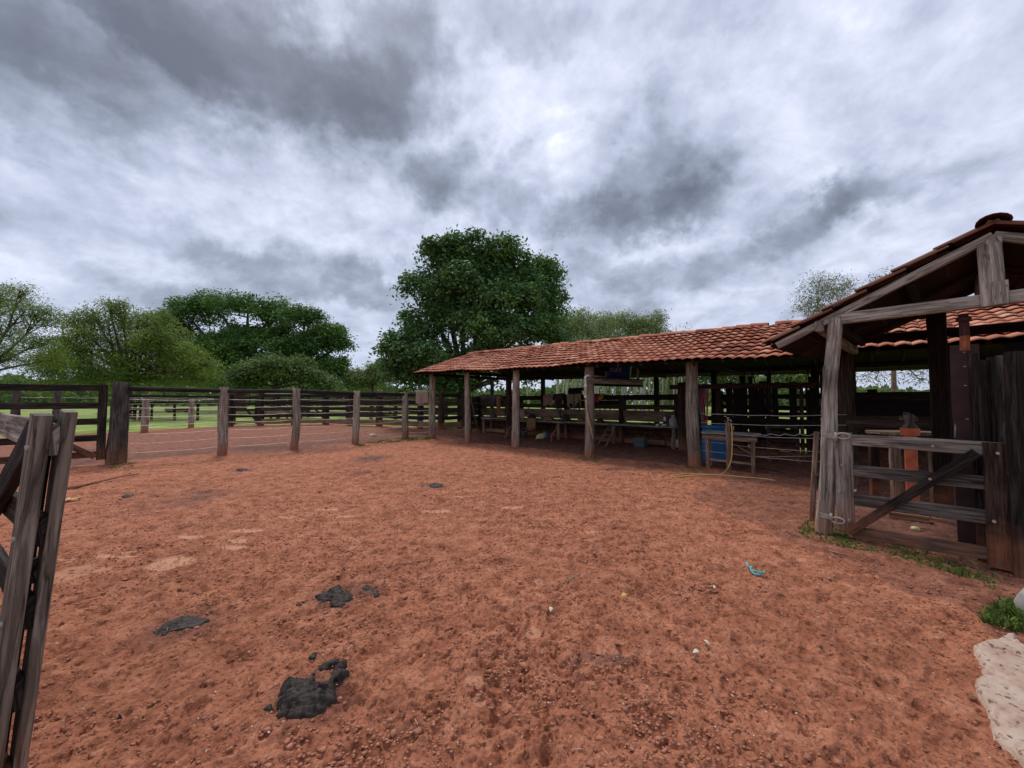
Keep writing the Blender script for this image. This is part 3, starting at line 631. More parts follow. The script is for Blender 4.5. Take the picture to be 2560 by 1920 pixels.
# ------------------------------------------------------------------ fences on the left
def wires(root, a, b, zs, r=.006, mat='wire', sag=.03):
    for z in zs:
        za, zb = z if isinstance(z, tuple) else (z, z); m = MB(); pts = []
        for i in range(9):
            q = i/8; p = a.lerp(b, q); p = V3((p.x, p.y, za+(zb-za)*q-sag*math.sin(q*math.pi)*random.uniform(.6,1.2))); pts.append(p)
        m.tube(pts, r, 5); m.build('wire', mat, root)
FA, FB, FC_, FD, FE = G(291,1158), G(556,1137), G(735,1123), G(888,1110), G(1013,1095)
def front_fence():
    root = thing('wire_fence', FC_, 'near wire fence with rough grey posts and log top rail leading to the shed', 'fence')
    gp = SH(-.1, 0)
    pts = [FA, FB, FC_, FD, FE, gp]
    specs = [(FA,.17,2.06,'greyD'),(FB,.115,1.98,'post'),(FC_,.105,1.98,'post'),(FD,.115,1.93,'post'),(FE,.115,1.92,'post')]
    for (g, r, h, mt) in specs:
        m = MB(); m.log(g-Z*.15, g+V3((random.uniform(-.03,.05), 0, h)), r*1.08, r*.88, sides=14, rough=.16, bend=.05); m.build('post', mt, root)
    tops = [1.90, 1.86, 1.88, 1.84, 1.84, 1.86]
    for i in range(5):
        a, b = pts[i], pts[i+1]; m = MB(); bk = V3((-.7,.71,0))*.02
        m.log(a+Z*tops[i]+bk, b+Z*tops[i+1]+bk, .065, .06, sides=9, rough=.08, bend=.03); m.build('top_rail', 'blackG', root)
        wires(root, a, b, [1.62-.0, 1.40, 1.17, .95, .72, .48, .24], r=.008)
    m = MB(); m.board(FA+Z*1.70, FB+Z*1.68, .07, .03, (.7,-.7,0)); m.build('rail', 'blackG', root)
front_fence()
def left_gate():
    d = V3((-.70,-.714,0)); a = FA+d*.22; root = thing('pen_gate', a+d*1.3, 'dark five-rail pen gate with diagonal brace beside the thickest post', 'gate'); nr = (.714,-.70,0); L = 3.0
    for s in (.06, L):
        m = MB(); m.board(a+d*s+Z*.12, a+d*s+Z*1.98, .16, .06, nr); m.build('stile', 'blackG', root)
    for z in (1.90, 1.46, 1.07, .66, .26):
        m = MB(); m.board(a+d*.02+Z*z, a+d*L+Z*z, .15, .035, nr); m.build('rail', 'blackG', root)
    m = MB(); m.board(a+d*.15+Z*.2-V3(nr)*-.05, a+d*2.5+Z*1.9+V3(nr)*.05, .13, .035, nr); m.build('brace', 'brown', root)
    m = MB(); m.log(a+d*(L+.3)-Z*.1, a+d*(L+.3)+Z*2.0, .15, .13); m.build('post', 'greyD', root)
left_gate()
def far_wire_fence():
    root = thing('wire_fence', G(362,1083), 'far wire fence with grey posts along the green pasture at left', 'fence')
    pts = [(35,1098,971),(140,1090,973),(252,1080,980),(362,1081,987),(477,1069,987),(572,1066,985)]
    gs = []
    for (px, py, pt) in pts:
        g = G(px, py); gs.append(g); h = DP(px, pt, g.y).z
        m = MB(); m.log(g-Z*.1, g+Z*h, .17 if px < 150 else .14, .13, sides=10, rough=.12); m.build('post', 'post' if px > 200 else 'greyD', root)
    for i in range(len(gs)-1): wires(root, gs[i], gs[i+1], [1.72, 1.42, 1.15, .9, .62, .35], r=.010)
far_wire_fence()
def board_fence():
    pts = [G(575,1066), G(651,1064), G(735,1062), G(815,1061), G(874,1063), G(948,1065), G(1051,1071), G(1103,1074), G(1150,1072)]
    root = thing('board_fence', pts[3], 'dark five-rail board fence along the back of the pen', 'fence')
    for i, g in enumerate(pts):
        m = MB(); m.log(g-Z*.1, g+Z*(2.0+random.uniform(-.05,.06)), .21 if i % 2 else .17, .17, sides=10, rough=.1); m.build('post', 'brown' if i % 3 else 'blackG', root)
    for i in range(len(pts)-1):
        if i == 0: continue
        a, b = pts[i], pts[i+1]; nr = (b-a).cross(Z).normalized(); fr = nr if nr.y < 0 else -nr
        for z in (1.86, 1.42, 1.02, .62, .24):
            m = MB(); m.board(a+Z*z+fr*.16, b+Z*(z+random.uniform(-.03,.03))+fr*.16, .20 if z > .4 else .30, .04, tuple(nr)); m.build('rail', random.choice(['black','blackG','brown']) if z > .4 else 'plank', root)
    # the gate with a diagonal in the first bay
    r2 = thing('pen_gate', pts[0], 'weathered board gate with diagonal brace at the far corner of the pen', 'gate')
    a, b = pts[0]+V3((.25,0,0)), pts[1]-V3((.25,0,0)); nr = (b-a).cross(Z).normalized(); fr = nr if nr.y < 0 else -nr
    for p in (a, b):
        m = MB(); m.board(p+Z*.1, p+Z*1.85, .14, .06, tuple(nr)); m.build('stile', 'brown', r2)
    for z in (1.75, 1.35, .98, .6, .25):
        m = MB(); m.board(a+Z*z, b+Z*z, .15, .035, tuple(nr)); m.build('rail', 'brown', r2)
    m = MB(); m.board(a+Z*1.75+fr*.05, b+Z*.3+fr*.05, .13, .035, tuple(nr)); m.build('brace', 'brown', r2)
board_fence()
def second_fence():
    a = DP(640,1050,34); b = DP(1180,1050,31); a.z = b.z = 0
    root = thing('board_fence', a.lerp(b,.5), 'second board fence further back behind the pen with gappy rails', 'fence')
    N_ = 9
    for i in range(N_+1):
        g = a.lerp(b, i/N_); m = MB(); m.log(g-Z*.1, g+Z*random.uniform(1.75,1.95), .17, .15, sides=8); m.build('post', 'brown', root)
    for z in (1.62, 1.25, .9, .5):
        for i in range(0, N_, 3):
            m = MB(); m.board(a.lerp(b, i/N_)+Z*z, a.lerp(b, min(1, (i+3)/N_))+Z*(z+random.uniform(-.05,.05)), .2, .04, (0,1,0)); m.build('rail', 'brown', root)
    for i in (2, 5, 7):
        p, q = a.lerp(b, i/N_), a.lerp(b, (i+1)/N_); m = MB(); m.board(p+Z*1.7-V3((0,.1,0)), q+Z*.3-V3((0,.1,0)), .14, .04, (0,1,0)); m.build('brace', 'brown', root)
second_fence()
def pasture_fence():
    Y = 30; root = thing('rail_fence', DP(437,1050,Y), 'thin dark rail and posts crossing the pasture beyond the wire', 'fence')
    for px in (312, 337, 380, 437, 495, 548):
        g = DP(px, 1010, Y); m = MB(); m.log(V3((g.x, Y, -.1)), V3((g.x, Y, 1.45)), .09, .08, sides=7); m.build('post', 'black', root)
    a, b = DP(312,1007,Y), DP(556,1007,Y); m = MB(); m.log(a, b, .07, .06, sides=7); m.build('rail', 'black', root)
    wires(root, V3((a.x,a.y,0)), V3((b.x,b.y,0)), [1.1,.8,.5], r=.012)
pasture_fence()
def trough():
    g = DP(445,1029,50); root = thing('feed_trough', V3((g.x,50,0)), 'low dark wooden feed trough standing out in the green pasture', 'trough')
    for dy in (-.35,.35):
        m = MB(); m.board(V3((g.x-1.4,50+dy,.35)), V3((g.x+1.4,50+dy,.35)), .42, .06, (0,1,0)); m.build('side_board', 'brown', root)
    m = MB(); m.board(V3((g.x-1.35,50,.15)), V3((g.x+1.35,50,.15)), .64, .05, (0,0,1)); m.build('bottom', 'brown', root)
    for dx in (-1.1, 1.1):
        m = MB(); m.box((g.x+dx,50,.06), .15, .8, .14); m.build('foot', 'black', root)
    g = DP(335,1050,29); root = thing('cattle_yoke_frame', V3((g.x,29,0)), 'dark timber mounting frame on the grass behind the wire fence', 'timber frame')
    for dx in (-.55, 0, .45):
        m = MB(); m.log(V3((g.x+dx,29,-.1)), V3((g.x+dx+.05,29,1.25)), .12, .10, sides=8); m.build('post', 'black', root)
    m = MB(); m.log(V3((g.x-.7,29,.75)), V3((g.x+.8,29,1.0)), .1, .09, sides=8); m.build('crossbar', 'black', root)
trough()
def feeder_hut():
    Y = 33; a = DP(662,990,Y); b = DP(735,990,Y); c = V3(((a.x+b.x)/2, Y, 0))
    root = thing('feeder_shelter', c, 'small open shelter with pale flat roof behind the board fence', 'shelter')
    w = b.x-a.x
    m = MB(); m.board(V3((a.x-.15,Y,2.1)), V3((b.x+.15,Y,2.02)), 1.6, .12, (0,.12,1)); m.build('roof', 'rock', root)
    for dx in (-.42,.42):
        for dy in (-.6,.6):
            m = MB(); m.log(V3((c.x+dx*w, Y+dy, -.1)), V3((c.x+dx*w, Y+dy, 2.0)), .09, .08, sides=8); m.build('post', 'plank', root)
    m = MB(); m.board(V3((a.x,Y-.5,.7)), V3((b.x,Y-.5,.7)), .5, .05, (0,1,0)); m.build('trough_board', 'plank', root)
    Y = 36; a = DP(735,996,Y); b = DP(775,996,Y); c = V3(((a.x+b.x)/2, Y, 0))
    root = thing('feeder_shelter', c, 'smaller shelter with grey-green roof beside the pale-roofed one', 'shelter')
    m = MB(); m.board(V3((a.x-.3,Y,1.95)), V3((b.x+.3,Y,1.9)), 1.4, .10, (0,.3,1)); m.build('roof', 'greybox', root)
    for dx in (-.6,.6):
        m = MB(); m.log(V3((c.x+dx, Y, -.1)), V3((c.x+dx, Y, 1.9)), .09, .08, sides=8); m.build('post', 'brown', root)
feeder_hut()
def cow():
    g = G(403, 1013.0); me = bpy.data.meshes.new('cow')
    g = V3((g.x, g.y, 0)); s = 1.0
    vs = [(0,0,.45),(.6,0,.5),(.95,0,.62),(1.2,0,.85),(1.5,.05,.88),(-.7,0,.45),(-.95,0,.35),(.6,.25,.2),(.95,.3,.1),(.6,-.25,.2),(.95,-.3,.1),(-.6,.3,.2),(-.2,.4,.12),(-.6,-.3,.2),(-.2,-.4,.12)]
    es = [(0,1),(1,2),(2,3),(3,4),(0,5),(5,6),(1,7),(7,8),(1,9),(9,10),(5,11),(11,12),(5,13),(13,14)]
    rs = [.38,.36,.25,.15,.10,.36,.12,.14,.07,.14,.07,.18,.08,.18,.08]
    me.from_pydata([tuple(v) for v in vs], es, []); o = bpy.data.objects.new('cow', me); COL.objects.link(o); o.location = g; o.rotation_euler = (0,0,R(165))
    sk = o.modifiers.new('skin', 'SKIN'); sv = me.skin_vertices[0].data if me.skin_vertices else None
    if sv is None:
        bpy.context.view_layer.objects.active = o
    try:
        for i, r in enumerate(rs): me.skin_vertices[0].data[i].radius = (r, r)
        me.skin_vertices[0].data[0].use_root = True
    except Exception: pass
    o.modifiers.new('sub', 'SUBSURF').render_levels = 1
    me.materials.append(M['white']); tag(o, 'white cow lying far out on the green pasture', 'cow')
    return o
def cow2():
    """one continuous lying body: closed loft from rump to muzzle with folded legs merged at the belly"""
    g = G(403, 1013.0); c, s = math.cos(R(168)), math.sin(R(168)); rings = []; uu = []
    st = [(-1.02,.38,.05,.06),(-.95,.42,.26,.26),(-.7,.45,.40,.42),(-.3,.42,.44,.42),(.2,.44,.42,.44),(.6,.50,.34,.42),(.8,.62,.22,.32),(1.0,.80,.16,.22),(1.15,.93,.14,.17),(1.3,.92,.13,.14),(1.5,.84,.09,.10),(1.56,.82,.04,.05)]
    for (x, z, ry, rz) in st:
        rings.append([V3((g.x+c*x-s*ry*math.cos(a), g.y+s*x+c*ry*math.cos(a), max(.0, z+rz*math.sin(a)))) for a in [2*math.pi*k/12 for k in range(12)]]); uu.append(x)
    m = MB(); m.loft(rings, uu)
    for sx, sy in ((.55,.36),(.55,-.36),(-.55,.42),(-.55,-.42)):
        m.tube([V3((g.x+c*x-s*y, g.y+s*x+c*y, z)) for x, y, z in ((sx,sy*.7,.25),(sx+.35,sy,.14),(sx+.05,sy*1.05,.07))], .11, 7, taper=.05)
    for sy in (.16,-.16):
        m.tube([V3((g.x+c*x-s*y, g.y+s*x+c*y, z)) for x, y, z in ((1.12,sy*.6,1.03),(1.08,sy*1.5,1.08))], .05, 6, taper=.02)
    m.build('cow', 'white', None, 'white cow lying far out on the green pasture', 'cow')
cow2()

# ------------------------------------------------------------------ trees
def leaf_mesh(name, C, size, mat, parent, tint, aspect=.45, up=.5, out=None, kind=None):
    """one pointed leaf per centre; C (n,3), size (n,), tint (n,)"""
    n = len(C); nrm = RNG.normal(size=(n,3)); nrm[:,2] = np.abs(nrm[:,2])*.6+up
    if out is not None: nrm += out*.6
    nrm /= np.linalg.norm(nrm, axis=1, keepdims=True)
    a = RNG.normal(size=(n,3)); a[:,2] -= .45; a -= nrm*(a*nrm).sum(1, keepdims=True); a /= np.linalg.norm(a, axis=1, keepdims=True)
    b = np.cross(nrm, a); s = size[:,None]
    V = np.stack([C-a*s*.5, C-a*s*.02+b*s*aspect*.5+nrm*s*.06, C+a*s*.5, C-a*s*.02-b*s*aspect*.5+nrm*s*.06], 1).reshape(-1,3)
    Fq = np.arange(4*n).reshape(-1,4); T = np.repeat(np.clip(tint,0,1), 4)[:,None]
    o = mesh_np(name, V, Fq, M[mat], parent=parent, tint=T)
    if kind: o['kind'] = kind
    return o
def tree(name, label, Y, trunk, lobes, leafmat, bark='bark', n=30000, leaf=.2, shell=.45, clus=60, crad=.42, trunk_r=.35, up=.5, aspect=.45, depthf=.8, group=None, limbs=True, cat='tree', flat=.6, fill=0.25, rs=1.0, twigs=0, base_z=0, sub=11, tv=.18, droop=.35):
    """trunk: (px, py_top_of_trunk); lobes in photo pixels (px, py, rx, ry[, depth shift m])"""
    k = Y/F; g = DP(trunk[0], 1000, Y); base = V3((g.x, Y, 0)); root = thing(name, base, label, cat, group)
    L = []
    for lb in lobes:
        px, py, rx, ry = lb[:4]; dy = lb[4] if len(lb) > 4 else random.uniform(-1,1)*.35*rx*k
        c = DP(px, py, Y+dy); kk = (Y+dy)/F; L.append((np.array(c), rx*kk*rs, rx*kk*depthf*rs, ry*kk*rs))
    area = np.array([a*c for _, a, b, c in L]); area = area/area.sum()
    Cs = []; Ts = []; Ss = []; Os = []
    for (c, a, b, h), w in zip(L, area):
        nc = max(2, int(n*w/clus)); ns = max(3, int(sub*RNG.uniform(.8,1.3))); sv = RNG.normal(size=(ns,3)); sv[:,2] = np.abs(sv[:,2])-.45*(RNG.random(ns) < .4); sv /= np.linalg.norm(sv, axis=1, keepdims=True)
        sr_ = RNG.uniform(.26,.52,ns); sc_ = sv*(1-sr_*.62)[:,None]; stn = RNG.normal(0,.10,ns)
        pick = RNG.choice(ns, nc, p=sr_**1.6/np.sum(sr_**1.6)); v = RNG.normal(size=(nc,3)); v[:,2] += .35; v /= np.linalg.norm(v, axis=1, keepdims=True)
        rad = 1-shell*RNG.random(nc)**1.6; rad *= 1+np.clip(RNG.normal(0,.08,nc), -.2, .12)
        loc = sc_[pick]+v*(rad*sr_[pick])[:,None]; fl = RNG.random(nc) < fill; loc = np.where(fl[:,None], v*(RNG.random(nc)**.5)[:,None]*.8, loc)
        cc = c+loc*np.array([a,b,h]); ct = RNG.normal(.5, tv*.7, nc)+stn[pick]; v = .5*v+.5*loc
        for i in range(nc):
            m = int(clus*RNG.uniform(.5,1.5)); o = np.clip(RNG.normal(size=(m,3)), -2, 2)*crad*np.array([1,1,flat]); rr = np.hypot(o[:,0],o[:,1]); o[:,2] -= droop*rr**1.5
            o *= RNG.uniform(.55,1.35); Cs.append(cc[i]+o); Ts.append(np.full(m, ct[i])+RNG.normal(0,.09,m)); Ss.append(leaf*RNG.uniform(.6,1.3,m)); Os.append(np.repeat(v[i:i+1], m, 0))
    C = np.vstack(Cs); keep = C[:,2] > .25; C = C[keep]
    leaf_mesh('crown', C, np.concatenate(Ss)[keep], leafmat, root, np.concatenate(Ts)[keep], aspect, up, np.vstack(Os)[keep])
    m = MB(); tt = DP(trunk[0]+random.uniform(-3,3), trunk[1], Y)
    pts = [base-Z*.2, base+Z*.5*tt.z+V3((random.uniform(-.1,.1)*trunk_r*4,0,0)), tt]
    m.tube([pts[0], base+Z*.25, pts[1], pts[2]], trunk_r*1.15, 9, taper=trunk_r*.7)
    if limbs:
        for (c, a, b, h) in L:
            e = V3(c); st = pts[1].lerp(tt, random.uniform(.5,1)); md = st.lerp(e, .5)+V3((random.uniform(-1,1), random.uniform(-1,1), random.uniform(0,.6)))*a*.25
            m.tube([st, md, e], trunk_r*.42, 6, taper=trunk_r*.12)
            for q in range(4+twigs):
                v = V3(RNG.normal(size=3)).normalized(); v.z = abs(v.z)*.8; f = e+V3((v.x*a, v.y*b, v.z*h))*.92; s2 = md.lerp(e, random.uniform(.3,1))
                m.tube([s2, s2.lerp(f,.5)+V3((0,0,-.06*a)), f], trunk_r*.16, 4, taper=trunk_r*.03)
    m.build('trunk', bark, root)
    return root
# big dark tree behind the shed
tree('shade_tree', 'tallest dark green leafy tree rising behind the left end of the shed', 23.5, (1162,960),
  [(1110,680,95,85),(1180,640,90,60),(1265,665,90,70),(1340,700,70,60),(1380,690,40,40),(1080,730,80,70),(1175,740,120,90,-1.6),(1290,760,110,80,-1.6),(1370,770,50,60),(1090,800,90,60),(1200,830,130,60,-1.5),(1320,830,90,50,-1),(1040,850,70,45,-1),(1010,880,62,38,-1.2),(1080,890,90,50,-1.8),(1010,925,55,36),(1040,950,60,35),(985,900,35,35),(975,865,30,22),(1130,930,90,45,0),(1150,960,120,30,1),(1240,900,120,50,1.5),(1140,600,28,25),(1100,620,40,25),(1330,930,90,40,2),(1400,860,30,40)],
  'leafA', n=92000, leaf=.245, clus=34, crad=.30, sub=8, rs=.93, trunk_r=.42, up=.7, droop=.6, shell=.35, aspect=.5, fill=.18, tv=.17)
# the two big broad trees at left
tree('mango_tree', 'wide dark round-topped tree, the larger crown left of centre', 58, (600,900),
  [(470,790,70,45),(540,775,85,42),(620,770,95,38),(690,790,70,45),(440,850,50,45),(500,860,60,45),(560,900,70,40),(630,930,80,40),(480,930,70,45),(700,930,60,40,-3),(640,840,50,40,-2),(580,835,32,28,3),(420,820,35,40),(580,945,70,35,-3),(530,890,85,50,-3),(640,885,80,50,-4),(450,900,60,50,-2),(585,850,70,35,-2)],
  'leafB', n=66000, leaf=.42, clus=40, crad=.66, sub=9, rs=.96, trunk_r=.9, up=.6, shell=.3, fill=.12, flat=.5)
tree('mango_tree', 'dark green spreading tree overlapping the right of the widest crown', 54, (760,900),
  [(760,800,60,35),(815,830,55,38),(850,860,28,30),(780,870,70,40),(720,850,60,40),(830,910,40,35),(770,940,70,35),(690,900,40,35),(850,945,30,30),(740,890,70,45,-2),(800,925,50,40,-2)],
  'leafB', n=40000, leaf=.40, clus=40, crad=.60, sub=7, rs=.90, trunk_r=.8, up=.6, shell=.3, fill=.15, flat=.5)
tree('young_tree', 'bright green low tree in front of the dark spreading crowns', 46, (690,960),
  [(660,930,60,40),(720,925,60,38),(770,950,50,30),(620,950,50,30),(800,960,40,22)],
  'leafF', n=20000, leaf=.34, clus=40, crad=.55, trunk_r=.35, up=.6, shell=.35)
tree('acacia_tree', 'olive green feathery tree with drooping sprays above the far wire fence', 33, (320,930),
  [(330,870,95,60),(230,880,90,60),(420,880,80,60),(270,820,65,45),(380,820,60,45),(170,910,60,45),(480,910,60,45),(300,780,30,28),(200,820,45,40),(330,930,150,35),(510,950,35,25),(130,930,50,40),(430,930,100,40),(230,945,120,30),(232,785,14,26),(300,765,13,22),(268,758,9,20),(160,850,22,24),(350,790,16,20),(405,795,22,18),(455,838,20,16),(520,915,16,14)],
  'leafC', n=64000, leaf=.23, clus=44, crad=.42, sub=6, trunk_r=.28, up=.5, shell=.5, aspect=.3, fill=.35, droop=.5, twigs=4)
tree('acacia_tree', 'sparse thin acacia at the far left edge with sky showing through', 27, (-30,900),
  [(10,745,60,45),(60,780,45,40),(100,800,40,40),(0,820,60,35),(90,860,50,40),(30,900,70,40),(-60,800,70,80),(-70,880,60,60),(130,900,35,40),(50,725,28,18)],
  'leafC', n=26000, leaf=.17, clus=42, crad=.40, trunk_r=.22, up=.5, shell=.5, aspect=.3, fill=.4, droop=.4, twigs=7)
tree('bushy_tree', 'small light green tree between the dark crowns and the tall shade tree', 52, (930,960),
  [(930,945,50,30),(900,960,40,25),(965,945,30,35),(950,925,28,14),(890,940,18,18)],
  'leafE', n=13000, leaf=.33, clus=36, crad=.5, trunk_r=.25, shell=.4)
ORD = ['first','second','third','fourth','fifth','sixth','seventh','eighth','ninth','tenth','eleventh','twelfth','thirteenth','fourteenth','fifteenth']
def eucs():
    xs = [1395,1418,1438,1462,1490,1512,1536,1560,1588,1610,1640,1668,1700,1725]
    words = ['leftmost, next to the shade tree','second from the left, slightly taller','third from the left','fourth from the left','with a bare pale trunk above the tank bracket','in the middle of the grove','just right of the grove centre','above the small ladder','rounded crown over the shed ridge','with a broad crown over the ridge','at the right end of the tall crowns','right of the tall crowns, lower','low, behind the slim back post','last low one before the chute']
    for i, x in enumerate((1322,1402,1428,1447,1476,1500,1524,1549,1568,1590,1601,1622,1655,1683,1712)):
        Y = random.uniform(44, 50); g = DP(x, 1000, Y); ln = random.uniform(-.9, 1.1); h = random.uniform(6.5, 9)
        rt = thing('eucalyptus_sapling', V3((g.x, Y, 0)), 'slim forked eucalyptus trunk, '+ORD[i]+' from the left above the plank wall', 'tree', 'slim eucalyptus trunks behind the shed')
        m = MB(); m.tube([V3((g.x,Y,-.1)), V3((g.x+ln*.4,Y,h*.5)), V3((g.x+ln,Y,h))], .11, 6, taper=.05); m.tube([V3((g.x,Y,.1)), V3((g.x+.35+ln*.3,Y,2.5)), V3((g.x+1.2,Y,h*.8))], .07, 5, taper=.03); m.build('trunk', 'barkW', rt)
        k = 420; C = np.array([g.x+ln*.8, Y, h*.85])+RNG.normal(size=(k,3))*np.array([1.0,1.0,1.5]); leaf_mesh('crown', C, RNG.uniform(.2,.4,k), 'leafE', rt, RNG.normal(.5,.2,k), .3, .3)
    for i, x in enumerate(xs):
        Y = 58+random.uniform(-6,10); top = 780 if x < 1650 else 900
        top += random.uniform(-8,12)+(0 if x > 1430 else -8)
        r = tree('eucalyptus_tree', 'pale-trunked eucalyptus '+words[i], Y, (x, 900), [(x,top+20,26,24),(x+8,top+55,30,35),(x-8,top+95,28,38),(x+5,top+135,26,36),(x-14,top+30,18,18)], 'leafE', 'barkW', n=5200, leaf=.36, clus=22, crad=.6, trunk_r=.26, shell=.6, fill=.4, aspect=.28, up=.3)
eucs()
tree('bushy_tree', 'dark leafy tree seen under the roof just right of the nearest shed post', 50, (1790,960), [(1760,945,50,30),(1820,950,60,28),(1870,955,30,22),(1790,925,40,20),(1850,915,22,30)], 'leafF', n=9000, leaf=.36, clus=36, crad=.5, trunk_r=.3)
tree('bushy_tree', 'round green tree seen under the roof above the chute', 44, (1990,960), [(1960,950,55,25),(2010,935,50,25),(2040,955,40,25),(1920,962,35,18)], 'leafE', n=9000, leaf=.34, clus=36, crad=.5, trunk_r=.3)
tree('thin_tree', 'grey thin-leaved tree rising behind the junction of the two roofs', 30, (2045,880), [(2040,740,50,45),(2085,730,40,38),(2010,770,35,38),(2110,720,28,35),(2060,780,50,35),(2050,700,40,25)], 'leafD', 'barkR', n=3800, leaf=.24, clus=16, crad=.42, trunk_r=.09, shell=.7, fill=.5, aspect=.2, twigs=7, up=.2)
tree('thin_tree', 'sparse tree with reddish trunk seen through the opening behind the gate', 17, (2234,840), [(2205,700,30,30),(2230,780,60,50),(2180,860,40,50),(2240,880,60,50),(2290,900,50,50),(2190,950,40,30),(2300,950,40,30),(2330,900,40,50)], 'leafD', 'barkR', n=3000, leaf=.20, clus=12, crad=.34, trunk_r=.11, shell=.7, fill=.5, aspect=.2, twigs=5, up=.2)
def woodland():
    n = 60000; px = RNG.uniform(-900, 3400, n); Y = RNG.uniform(95, 135, n)
    x = (px-1280)/F*Y; top = 2.2+3.0*fbm(px, Y*0, .012, 4, 77)+1.2*fbm(px, px*0, .08, 2, 5)+7.5*np.exp(-((px-1555)/150)**4)+3.5/(1+np.exp((px-640)/60))+2*np.exp(-((px-900)/90)**2)
    z = top*RNG.random(n)**.8; C = np.stack([x, Y, z], 1)
    o = leaf_mesh('woodland', C, RNG.uniform(.8,1.7,n), 'leafF', None, np.clip(fbm(px, z*20, .05, 3, 9)+RNG.normal(0,.12,n), 0, 1), .7, .4)
    tag(o, 'hazy far woodland line along the horizon beyond the pasture', 'woodland', None, 'stuff')
woodland()

# ------------------------------------------------------------------ gable shelter over the gate
P6 = G(2063, 1335); GD = V3((.66, -.751, 0)); GN = V3((.751, .66, 0))
def GS(s, n, z=0): return P6+GD*s+GN*n+Z*z
def gs(px, n=0): q = PL(px, 1000, GS(0, n), GD); return (q-GS(0, n)).dot(GD)
def gable():
    root = thing('gate_shelter', GS(1.2, 1.3), 'gabled shelter with clay tile roof and grey timber truss over the gate', 'shelter')
    ap = PL(2482, 572, P6, GD); ev = PL(1922, 862, P6, GD); dep = 2.7
    sr = (ap-P6).dot(GD); se = (ev-P6).dot(GD); zr, ze = ap.z, ev.z
    O = lambda q: GS(se, -.10+q, ze); Vf = lambda q: GS(sr, -.10+q, zr)-GS(se, -.10+q, ze)
    tile_roof('tile_roof', O, GN, dep, Vf, 6, root, 'tileD', lip=.035, amp=.02)
    O2 = lambda q: GS(2*sr-se, -.10+q, ze); V2 = lambda q: GS(sr, -.10+q, zr)-GS(2*sr-se, -.10+q, ze)
    tile_roof('tile_roof', O2, GN, dep, V2, 6, root, 'tileD', lip=.035, amp=.02)
    ridge_caps('ridge_tiles', (GS(sr, -.14, zr+.03), GS(sr, dep-.1, zr+.02)), .085, root, mt='tileD')
    sl = (zr-ze)/(sr-se)
    for n, mt in ((-.02,'grey'),(1.3,'brown'),(2.5,'brown')):
        for sg in (1, -1):
            a = GS(sr+(se-sr+.1)*sg, n, ze+.1*sl-.075); b = GS(sr, n, zr-.075)
            m = MB(); m.board(a, b, .085, .06, tuple(GN), warp=.003); m.build('rafter', mt, root)
    for sg in (1, -1):
        m = MB(); m.sheet([[GS(sr+(se-sr)*sg, x, ze-.02), GS(sr, x, zr-.025)] for x in (.04, dep-.13)], False); m.build('shade_lining', 'black', root, solid=.012)  # added black sheet, keeps the gable underside dark and closed to light
    for k in range(1, 6):
        q = k/6
        for sg in (1, -1):
            m = MB(); m.board(GS(sr+(se-sr)*(1-q)*sg, 0.02, ze+(zr-ze)*q-.02), GS(sr+(se-sr)*(1-q)*sg, dep-.12, ze+(zr-ze)*q-.02), .05, .03, (0,0,1), warp=0); m.build('batten', 'brown', root)
    for q, sg in ((.34,1),(.34,-1),(.7,1),(.7,-1)):
        m = MB(); m.board(GS(sr+(se-sr)*(1-q)*sg, .03, ze+(zr-ze)*q-.10), GS(sr+(se-sr)*(1-q)*sg, dep-.12, ze+(zr-ze)*q-.10), .12, .07, tuple(GD), warp=.002); m.build('purlin', 'black', root)
    m = MB(); m.board(GS(sr, -.06, zr-.17), GS(sr, dep-.15, zr-.17), .14, .10, tuple(GD)); m.build('ridge_beam', 'grey', root)
    m = MB(); m.board(GS(.02, -.07, PL(2092,812,P6,GD).z), GS(.02, dep-.15, 2.42), .13, .08, tuple(GD)); m.build('wall_plate', 'grey', root)
    # tie beam, king post
    tz = PL(2110, 790, P6, GD).z
    a = PL(2104, 797, GS(0,-.02), GD); b = GS(2*sr-.0, -.02, a.z+.02)
    m = MB(); m.board(a, b, .125, .07, tuple(GN), warp=.003); m.build('tie_beam', 'grey', root)
    k0 = GS(sr-.02, -.035, tz-.09); k1 = GS(sr-.03, -.035, zr-.16)
    m = MB(); m.board(k0, k1, .155, .11, tuple(GN), warp=.002); m.build('king_post', 'grey', root)
    m = MB(); m.board(GS(sr+.02, -.10, tz-.09), GS(sr+.02, -.10, tz+.13), .10, .035, tuple(GN)); m.build('cleat', 'grey', root)
    # back truss
    m = MB(); m.board(GS(-.2, dep-.1, 2.60), GS(3.2, dep-.1, 2.60), .13, .08, tuple(GN)); m.build('tie_beam', 'black', root)
    m = MB(); m.board(GS(gs(2349,2.5), 2.5, -.1), GS(gs(2349,2.5), 2.5, 3.1), .20, .16, tuple(GN)); m.build('post', 'black', root)
    # front corner post: rough trunk below, squared timber above
    base = P6-Z*.15; mid = PL(2078, 915, P6, GD); top = PL(2090, 803, P6, GD)
    m = MB(); m.log(base-GD*.02, mid, .088, .078, sides=16, rough=.13, bend=.025, seg=18); m.build('post', 'grey', root)
    m = MB(); m.board(mid-Z*.04, top+Z*.03, .125, .125, tuple(GN), warp=.002); m.build('post_top', 'grey', root)
    m = MB(); g = GS(2*sr-.05, 0); m.log(g-Z*.1, g+Z*2.4, .13, .11, sides=12); m.build('post', 'grey', root)
    # rusty hanging strut with its orange foot
    Yb = 3.95; c0 = DP(2408,785,Yb); c1 = DP(2412,840,Yb); c2 = DP(2412,877,Yb)
    m = MB(); m.board(c0, c1, .065, .05, (0,1,0)); m.build('strut', 'maroon', root)
    m = MB(); m.board(c1, c2, .06, .055, (0,1,0)); m.build('strut_foot', 'rust', root)
